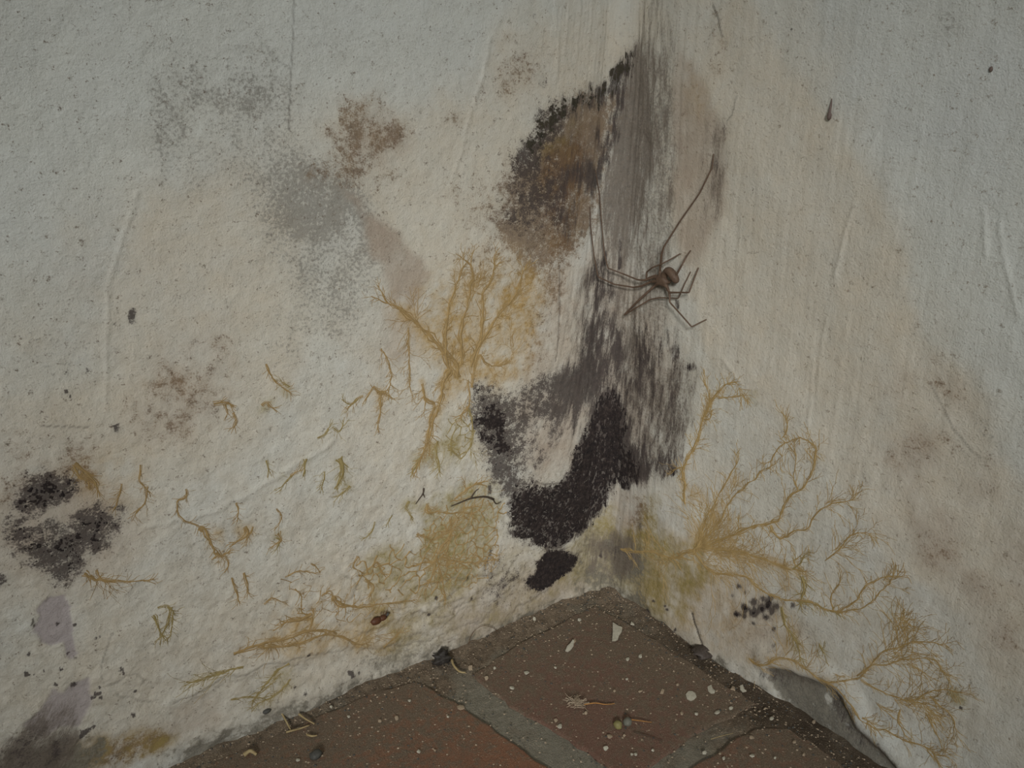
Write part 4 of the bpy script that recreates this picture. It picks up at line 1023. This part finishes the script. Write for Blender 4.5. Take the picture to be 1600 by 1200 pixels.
def make_spider():
    K = 100.0
    bm = bmesh.new(); sk = bm.verts.layers.skin.verify()
    def vert(p, r, root=False):
        v = bm.verts.new(Vector(p) * K); v[sk].radius = (r * K, r * K); v[sk].use_root = root; return v
    def chain(a, pts):
        for p, r in pts:
            b = vert(p, r); bm.edges.new((a, b)); a = b
        return a
    H = .0050
    c = vert(over_wall(1036, 438, H), .0024, True)
    chain(c, [(over_wall(1040, 427, H + .0006), .0019), (over_wall(1044, 421, H + .0014), .0027), (over_wall(1050, 427, H + .0020), .0026), (over_wall(1055, 435, H + .0018), .0025), (over_wall(1059, 443, H + .0010), .0015)])
    chain(c, [(over_wall(1028, 434, H), .0017), (over_wall(1021, 431, H - .0003), .0008)])
    LEGS = [
        [(1032, 424, 5), (1034, 397, 9), (1037, 386, 10), (1062, 345, 8), (1092, 302, 5), (1112, 262, 2.5), (1114, 240, .5)],
        [(1022, 433, 5.5), (1007, 438, 7), (997, 437, 7), (972, 426, 8), (951, 417, 9), (945, 394, 8), (940, 345, 5), (936, 302, 2), (931, 266, .5)],
        [(1018, 440, 5), (1003, 447, 6), (990, 449, 6), (960, 441, 7), (935, 432, 8), (927, 398, 7), (923, 355, 4), (920, 322, .5)],
        [(1024, 446, 5), (1000, 468, 8), (973, 492, 10), (996, 480, 8), (1016, 468, 5), (1030, 465, 4), (1060, 466, 3), (1070, 444, 2), (1079, 424, .5)],
        [(1044, 450, 5.5), (1047, 461, 6), (1047, 472, 7), (1064, 492, 8), (1080, 511, 8), (1092, 505, 4), (1104, 499, .5)],
        [(1042, 452, 5), (1047, 457, 6), (1062, 457, 7), (1077, 457, 7), (1084, 437, 4), (1091, 418, .5)],
        [(1046, 442, 5), (1057, 429, 7), (1066, 413, 7), (1073, 400, 4), (1079, 391, .5)],
        [(1026, 430, 5), (1010, 436, 6), (1011, 425, 7), (1020, 418, 8), (1035, 412, 8), (1050, 404, 5), (1063, 396, .5)],
    ]
    for L in LEGS:
        n = len(L)
        chain(c, [(over_wall(x, y, h * .001), .00070 if i < 2 else max(.00030, .00056 - .00003 * i)) for i, (x, y, h) in enumerate(L)])
    me = bpy.data.meshes.new('tmp'); bm.to_mesh(me); bm.free()
    o = bpy.data.objects.new('tmp', me); COL.objects.link(o)
    o.modifiers.new('skin', 'SKIN'); sb = o.modifiers.new('sub', 'SUBSURF'); sb.levels = 2
    dg = bpy.context.evaluated_depsgraph_get()
    m2 = bpy.data.meshes.new_from_object(o.evaluated_get(dg)); bpy.data.objects.remove(o)
    m2.transform(Matrix.Scale(1 / K, 4)); m2.name = 'spider'
    m2.polygons.foreach_set('use_smooth', np.ones(len(m2.polygons), bool))
    m2.materials.clear()
    return link('spider', m2, simple('spider_brown', seen(58, 46, 38), seen(76, 62, 50), 500), label='long-legged brown spider on the wall at the streaked corner', cat='spider')
make_spider()

# ------------------------------------------------------------------ small things
def tube(name, pts, radii, mat, parent=None, sides=6, **kw):
    P = np.asarray(pts, float); n = len(P); radii = np.broadcast_to(np.asarray(radii, float), (n,))
    T = np.gradient(P, axis=0); T /= np.linalg.norm(T, axis=1)[:, None] + 1e-12
    ref = np.array([.31, .52, .79]); A = np.cross(T, ref); A /= np.linalg.norm(A, axis=1)[:, None]; B = np.cross(T, A)
    ang = np.linspace(0, 2 * math.pi, sides, endpoint=False)
    V = P[:, None] + radii[:, None, None] * (np.cos(ang)[None, :, None] * A[:, None] + np.sin(ang)[None, :, None] * B[:, None])
    V = np.vstack([V.reshape(-1, 3), P[:1], P[-1:]])
    F = []
    for i in range(n - 1):
        for k in range(sides):
            F.append((i * sides + k, i * sides + (k + 1) % sides, (i + 1) * sides + (k + 1) % sides, (i + 1) * sides + k))
    bm = bmesh.new(); vs = [bm.verts.new(v) for v in V]
    for f in F: bm.faces.new([vs[i] for i in f])
    for k in range(sides):
        bm.faces.new((vs[(k + 1) % sides], vs[k], vs[-2])); bm.faces.new((vs[(n - 1) * sides + k], vs[(n - 1) * sides + (k + 1) % sides], vs[-1]))
    for f in bm.faces: f.smooth = True
    me = bpy.data.meshes.new(name); bm.to_mesh(me); bm.free()
    return link(name, me, mat, parent, **kw)

def lump(name, loc, size, mat, seed=0, rough=.25, parent=None, rot=None, **kw):
    bm = bmesh.new(); bmesh.ops.create_icosphere(bm, subdivisions=3 if rough > .35 else 2, radius=1)
    r = random.Random(seed); off = [r.uniform(0, 99) for _ in range(3)]
    for v in bm.verts:
        n = float(vnoise(v.co.x * 1.6 + off[0], v.co.y * 1.6 + v.co.z * 1.9 + off[1], seed)) - .5
        if rough > .35: n += .55 * (float(vnoise(v.co.x * 4.1 + v.co.z * 2.2 + off[2], v.co.y * 4.3 - v.co.z * 3.1, seed + 7)) - .5)
        v.co *= 1 + n * 2 * rough
        v.co = Vector((v.co.x * size[0], v.co.y * size[1], v.co.z * size[2]))
    for f in bm.faces: f.smooth = True
    if rot is not None: bmesh.ops.transform(bm, matrix=rot.to_4x4(), verts=bm.verts)
    me = bpy.data.meshes.new(name); bm.to_mesh(me); bm.free()
    o = link(name, me, mat, parent, **kw); o.location = loc
    return o

def wall_frame(px, py):
    s, z = sz(px, py); P, N = base_surf(s, z); N = Vector(N)
    up = Vector((0, 0, 1)); x = up.cross(N).normalized()
    return Matrix((x, up, N)).transposed()

def top_at(x, y):
    return float(floor_height(np.array(x), np.array(y)))

M_TWIG = simple('dark_twig', seen(38, 34, 30), seen(58, 48, 38), 800)
M_FLAKE = simple('plaster_flake', seen(136, 134, 122, KF), seen(112, 109, 98, KF), 500)
M_CRUMB = simple('dull_crumb', seen(120, 108, 92, KF), seen(98, 88, 74, KF), 700)
M_STRAW = simple('dry_straw', seen(116, 104, 76, KF), seen(88, 76, 52, KF), 400)
M_ROOT = simple('orange_root', seen(120, 84, 40, KF), seen(92, 66, 34, KF), 400)
M_DARK = simple('dark_pebble', seen(38, 38, 36, KF), seen(56, 56, 52, KF), 600)
M_BUG = simple('dead_insect', seen(70, 44, 28), seen(54, 34, 24), 900, .5)
M_HAIR = simple('brown_hair', seen(74, 56, 40), seen(60, 46, 34), 300)
M_COCOON = simple('cocoon', seen(66, 56, 52), seen(84, 72, 66), 900)

def wall_twig(label, paths, rad):
    root = link('twig', None, label=label, cat='twig')
    root.location = Vector(over_wall(*paths[0][0], .001)); bpy.context.view_layer.update()
    for i, p in enumerate(paths):
        Q = spline(np.array([over_wall(x, y, .0012) for x, y in p]), 12)
        o = tube('stem' if i == 0 else 'side_shoot', Q, np.linspace(rad, rad * .45, 12) * (1 if i == 0 else .7), M_TWIG, root)
        o.data.transform(Matrix.Translation(-root.location))
wall_twig('dark forked twig stuck to the left wall beside the olive fungus mat', [[(771, 780), (757, 776), (735, 779), (718, 786), (705, 791)], [(735, 779), (743, 768), (748, 764)], [(770, 780), (775, 787), (783, 784)]], .0007)
wall_twig('short dark twig with a small fork, left of the larger forked twig', [[(662, 763), (661, 771), (655, 780), (650, 788)], [(661, 771), (664, 778)]], .0005)
tube('hair_strand', spline(np.array([over_wall(x, y, h) for x, y, h in [(728, 1012, .0006), (730, 997, .002), (738, 984, .003), (750, 976, .003), (762, 976, .003), (771, 981, .002), (777, 988, .0006)]]), 24), .00016, M_HAIR, label='single curved brown hair arching above the floor line of the left wall', cat='hair')
tube('silk_thread', spline(np.array([over_wall(x, y, .0006) for x, y in [(1504, 0 + 70), (1506, 50), (1499, 68)]][::-1]), 10), .00011, M_HAIR, label='tiny curved thread beside the grey smudge high on the right wall', cat='thread') if False else None

# hanging pupa on the right wall
R = wall_frame(1296, 180)
root = link('pupa_case', None, label='dark tadpole-shaped insect case hanging high on the right wall', cat='insect case')
root.location = Vector(over_wall(1295, 181, .0012)); bpy.context.view_layer.update()
Q = spline(np.array([over_wall(x, y, h) for x, y, h in [(1295, 182, .0012), (1296, 172, .0010), (1298, 162, .0006), (1299, 154, .0003)]]), 10)
o = tube('tail', Q, np.linspace(.0008, .0002, 10), M_COCOON, root); o.data.transform(Matrix.Translation(-root.location))
lump('body', (0, 0, 0), (.0011, .0019, .0009), M_COCOON, 3, .12, root, R)
lump('insect_dropping', Vector(over_wall(1548, 108, .0003)), (.0007, .0010, .0005), M_COCOON, 5, .15, rot=wall_frame(1548, 108), label='tiny dark speck stuck near the right edge of the right wall', cat='dropping')
# dead insect on the left base
root = link('dead_insect', None, label='curled brown dead insect lying on the base of the left wall', cat='insect')
root.location = Vector(over_wall(594, 968, .002)); bpy.context.view_layer.update(); R = wall_frame(594, 968)
lump('abdomen', R @ Vector((-.0022, -.0002, 0)), (.0036, .0023, .0020), M_BUG, 11, .15, root, R)
lump('thorax', R @ Vector((.0018, .0004, .0003)), (.0024, .0017, .0016), M_BUG, 12, .15, root, R)
lump('head', R @ Vector((.0044, .0018, .0004)), (.0012, .0011, .0011), M_DARK, 13, .1, root, R)
for k in range(3):
    a = R @ Vector((-.0005 + .0014 * k, .0012, .0012)); b = R @ Vector((-.0002 + .0016 * k, .0034, .0020)); c = R @ Vector((.0006 + .0017 * k, .0042, .0004))
    tube('leg', spline(np.array([a, b, c]), 8), .00018, M_BUG, root)
lump('dirt_lump', Vector(over_wall(415, 1108, .0006)), (.0022, .0012, .0012), M_DARK, 21, .2, rot=wall_frame(415, 1108), label='dark oval lump stuck low on the left wall just above the floor', cat='dirt lump')

def on_floor(px, py):
    p = floor_at(px, py); return p

def rest(px, py, h, brick_top=True):
    p = floor_at(px, py)
    return Vector((p[0], p[1], max(top_at(p[0], p[1]), .0016 if brick_top else -1) + h))

lump('pebble', rest(494, 1187, .0014), (.0034, .0028, .0022), M_DARK, 31, .22, label='dark grey stone lying on the orange brick at the lower left', cat='stone')
lump('dirt_lump', rest(690, 1038, .003), (.0050, .0044, .0040), simple('black_clod', seen(40, 37, 34, KF), seen(24, 22, 20, KF)), 33, .6, label='black clod of dirt against the foot of the left wall', cat='dirt lump')
lump('dirt_lump', rest(1104, 1026, .002), (.0070, .0042, .0016), simple('grey_clod', seen(58, 52, 48, KF), seen(36, 32, 29, KF)), 35, .7, label='grey clod of dirt wedged under the cracked right wall base', cat='dirt lump')
lump('pebble', rest(980, 1136, .0016), (.0026, .0024, .0022), simple('grey_stone', seen(62, 62, 56, KF), seen(76, 76, 68, KF)), 37, .12, label='round grey pebble in the middle of the dark red brick', cat='stone')
lump('pebble', rest(965, 1140, .0014), (.0024, .0024, .0020), simple('green_stone', seen(92, 88, 54, KF), seen(74, 70, 46, KF)), 39, .2, label='olive green crumb touching the round grey pebble', cat='stone')

def flake(px, py, outline, mat, label, cat='plaster flake', group=None, name='plaster_flake', tilt=.12, thick=.0006, seed=0, lift=.0):
    r = random.Random(seed + int(px * 7 + py))
    c = rest(px, py, thick + lift)
    P = []
    for x, y in outline:
        q = floor_at(px + x, py + y); P.append((q[0] - c[0], q[1] - c[1]))
    bm = bmesh.new(); top = [bm.verts.new((x, y, 0)) for x, y in P]; bot = [bm.verts.new((x * .93, y * .93, -thick)) for x, y in P]
    ct = bm.verts.new((0, 0, thick * .35)); cb = bm.verts.new((0, 0, -thick))
    n = len(P)
    for i in range(n):
        j = (i + 1) % n
        bm.faces.new((top[i], top[j], ct)); bm.faces.new((bot[j], bot[i], cb)); bm.faces.new((top[j], top[i], bot[i], bot[j]))
    bmesh.ops.recalc_face_normals(bm, faces=bm.faces)
    e = Matrix.Rotation(r.uniform(-tilt, tilt), 4, 'X') @ Matrix.Rotation(r.uniform(-tilt, tilt), 4, 'Y')
    bmesh.ops.transform(bm, matrix=e, verts=bm.verts)
    me = bpy.data.meshes.new(name); bm.to_mesh(me); bm.free()
    o = link(name, me, mat, label=label, cat=cat, group=group); o.location = c
    return o

flake(963, 994, [(-6, -14), (2, -9), (9, -6), (8, 1), (4, 6), (2, 13), (-3, 15), (-7, 15), (-6, 2)], M_FLAKE, 'largest white plaster flake, upright and angular, lying near the corner', thick=.0008, lift=.0012)
flake(890, 1017, [(-7, 6), (-4, -1), (1, -5), (5, -10), (7, -8), (6, -1), (2, 4), (-3, 7)], M_FLAKE, 'pointed white plaster flake left of the largest flake', thick=.0007, lift=.0008)
flake(897, 1006, [(-2, 2), (0, -3), (3, 0), (1, 3)], M_CRUMB, 'tiny flake touching the tip of the pointed white flake')
flake(988, 978, [(-3, 2), (-2, -3), (2, 0), (3, 3)], M_FLAKE, 'small white flake up and right of the largest flake')
flake(1079, 1092, [(-8, -2), (-4, -7), (2, -7), (7, -4), (9, 2), (5, 6), (0, 8), (-6, 5)], M_FLAKE, 'round pale flake with pitted surface on the dark red brick')
flake(1111, 1083, [(-6, -6), (0, -8), (2, -2), (6, 2), (5, 5), (-1, 5), (-5, 1)], M_FLAKE, 'curled white flake right of the round pitted one')
flake(1145, 1080, [(-4, 2), (-1, -4), (3, -2), (3, 3)], M_CRUMB, 'beige flake between the curled flake and the right wall')
flake(1160, 1080, [(-4, -4), (0, -5), (2, 1), (6, 5), (0, 6), (-4, 2)], M_FLAKE, 'hooked white flake nearest the right wall')
flake(1034, 1085, [(-3, 3), (0, -4), (4, -2), (2, 4)], M_CRUMB, 'beige flake left of the round pitted one')
flake(720, 1110, [(-6, -2), (-1, -4), (5, -2), (6, 2), (0, 4), (-5, 2)], M_CRUMB, 'beige oval flake at the edge of the mortar joint on the left')
SMALL = [(946, 1175), (975, 1155), (952, 1156), (1020, 1178), (1125, 1183), (1100, 1182), (1174, 1158), (518, 1110), (987, 1184), (993, 1184), (1065, 1120), (1088, 1121), (1000, 1085), (1058, 1075), (979, 1066),
         (875, 1140), (915, 1120), (868, 1131), (960, 1085), (1141, 1112), (1120, 1118), (773, 1049), (735, 1049), (822, 1056), (800, 1080), (1300 - 66, 1090), (620, 1128), (466, 1193), (680, 1178), (655, 1180),
         (594, 1132), (580, 1100), (700, 1125), (760, 1065), (1330 - 60, 1135), (1205, 1128), (1240, 1165), (1000, 1030), (980, 1035), (868, 1048), (905, 973), (835, 972), (1130, 1190), (1210, 1190), (545, 1125), (640, 1100), (1175, 1186), (1255, 1185)]
for i, (px, py) in enumerate(SMALL):
    r = random.Random(i); k = r.uniform(1.8, 4.2)
    flake(px, py, [(k * r.uniform(.7, 1.3) * math.cos(a), k * .75 * r.uniform(.7, 1.3) * math.sin(a)) for a in np.linspace(0, 6.283, 8)[:-1]], M_FLAKE if r.random() < .6 else M_CRUMB,
          'small pale crumb of plaster scattered on the brick floor', 'crumb', 'small plaster crumbs on the floor', 'plaster_crumb', .3, .0006, i, .0003)

def floor_line(name, pts, rad, mat, label, cat, h=.0006, **kw):
    Q = spline(np.array([rest(x, y, h + dz) for x, y, dz in pts]), 14)
    return tube(name, Q, np.linspace(rad, rad * .6, 14), mat, label=label, cat=cat, **kw)
floor_line('rootlet', [(912, 1107, .0004), (930, 1106, .001), (945, 1107, .0005), (960, 1106, .0006)], .00035, M_ROOT, 'orange rootlet beside the lint tuft on the dark red brick', 'rootlet')
floor_line('rootlet', [(985, 1131, .0006), (1000, 1134, .001), (1018, 1135, .0004)], .0003, M_ROOT, 'short orange rootlet right of the round grey pebble', 'rootlet')
floor_line('rootlet', [(990, 1150, .0003), (1015, 1158, .0006), (1035, 1164, .0003)], .00022, M_TWIG, 'thin dark rootlet on the lower part of the dark red brick', 'rootlet')
floor_line('hair_strand', [(1172, 1055, .003), (1178, 1068, .002), (1177, 1085, .0008)], .0002, M_STRAW, 'pale curved fibre standing by the right wall foot', 'fibre')
floor_line('hair_strand', [(1110, 1162, .0006), (1128, 1157, .0008), (1145, 1152, .0004)], .0002, M_STRAW, 'pale straight fibre in the dirt beside the brown-red brick', 'fibre')
for i, (p, lab) in enumerate([([(448, 1152, .001), (460, 1150, .0015), (470, 1145, .0006), (484, 1140, .0006)], 'long pale straw in the heap by the left wall foot'),
                              ([(440, 1128, .003), (448, 1138, .002), (455, 1148, .0008)], 'short straw leaning on the heap by the left wall'),
                              ([(468, 1126, .002), (478, 1132, .0015), (492, 1138, .0006)], 'thin straw at the upper right of the heap by the left wall'),
                              ([(480, 1155, .0008), (488, 1158, .001), (496, 1156, .0006)], 'curled straw at the lower right of the heap by the left wall'),
                              ([(382, 1188, .001), (392, 1184, .002), (402, 1187, .001)], 'pale papery scrap on the floor line at the lower left')]):
    floor_line('straw', p, .0006 if i != 4 else .0012, M_STRAW, lab, 'straw')
floor_line('wood_shaving', [(706, 1040, .002), (709, 1048, .0016), (718, 1056, .0008), (728, 1057, .0004)], .0008, M_STRAW, 'curved yellowish shaving right of the black clod', 'shaving')
# lint tuft: many threads, nobody could count them
tf = link('lint_tuft', None, label='pale fluffy tuft of lint on the dark red brick', cat='lint')
c = rest(900, 1106, .0015); tf.location = c
bm = bmesh.new()
for i in range(90):
    a = random.uniform(0, 6.28); b = random.uniform(-.1, .9); L = random.uniform(.002, .0062)
    p0 = Vector((random.gauss(0, .0014), random.gauss(0, .0014), 0)); d = Vector((math.cos(a), math.sin(a), b * .5)).normalized()
    w = d.cross(Vector((0, 0, 1))).normalized() * .00013; pm = p0 + d * L * .5 + Vector((random.gauss(0, .0005), random.gauss(0, .0005), .0004)); p1 = p0 + d * L
    v = [bm.verts.new(x) for x in (p0 - w, p0 + w, pm - w, pm + w, p1 - w, p1 + w)]
    u = Vector((0, 0, .0002)); t2 = [bm.verts.new(x) for x in (p0 + u, pm + u, p1 + u)]
    for q in ((v[0], v[2], t2[1], t2[0]), (v[2], v[4], t2[2], t2[1]), (v[3], v[1], t2[0], t2[1]), (v[5], v[3], t2[1], t2[2])): bm.faces.new(q)
me = bpy.data.meshes.new('fibres'); bm.to_mesh(me); bm.free()
link('fibres', me, M_CRUMB, tf, kind='stuff')

# grit: sand and dust grains, uncountable
def grit(count, sizes, bias, seed):
    r = np.random.default_rng(seed)
    x = -r.random(count) ** bias * .34; y = -r.random(count) ** bias * .26
    # gather more of it along the walls
    near = r.random(count) < .3
    d = np.abs(r.normal(0, .018, count)); sw = r.random(count) < .5
    x = np.where(near & sw, -d, x); y = np.where(near & ~sw, -d, y)
    x = np.minimum(x, -.0025); y = np.minimum(y, -.0025)
    z = np.maximum(floor_height(x, y), .0014)
    k = sizes[0] + (sizes[1] - sizes[0]) * r.random(count) ** 5
    O = np.array([(1, 0, 0), (-1, 0, 0), (0, 1, 0), (0, -1, 0), (0, 0, 1), (0, 0, -1)], float)
    F = np.array([(0, 2, 4), (2, 1, 4), (1, 3, 4), (3, 0, 4), (2, 0, 5), (1, 2, 5), (3, 1, 5), (0, 3, 5)])
    jig = O[None] * (1 + .5 * (r.random((count, 6, 1)) - .5)) * k[:, None, None] * (np.array([1, 1, .6])[None, None])
    a = r.random(count) * 6.28; ca, sa = np.cos(a)[:, None], np.sin(a)[:, None]
    V = np.stack([jig[..., 0] * ca - jig[..., 1] * sa, jig[..., 0] * sa + jig[..., 1] * ca, jig[..., 2]], -1) + np.stack([x, y, z + k * .3], -1)[:, None]
    return V.reshape(-1, 3), (F[None] + np.arange(count)[:, None, None] * 6).reshape(-1, 3)
Va, Fa = grit(11000, (.00016, .00075), 1.0, 3)
Vb, Fb = grit(5200, (.00016, .00085), 1.2, 4)
me = new_mesh('grit', np.vstack([Va, Vb]), np.vstack([Fa, Fb + len(Va)]), False)
GR = link('grit', me, M_CRUMB, label='pale and dark sand grains strewn over the brick floor', cat='grit', kind='stuff')
me.materials.append(M_DARK)
me.polygons.foreach_set('material_index', np.concatenate([np.zeros(len(Fa), np.int32), np.ones(len(Fb), np.int32)]))
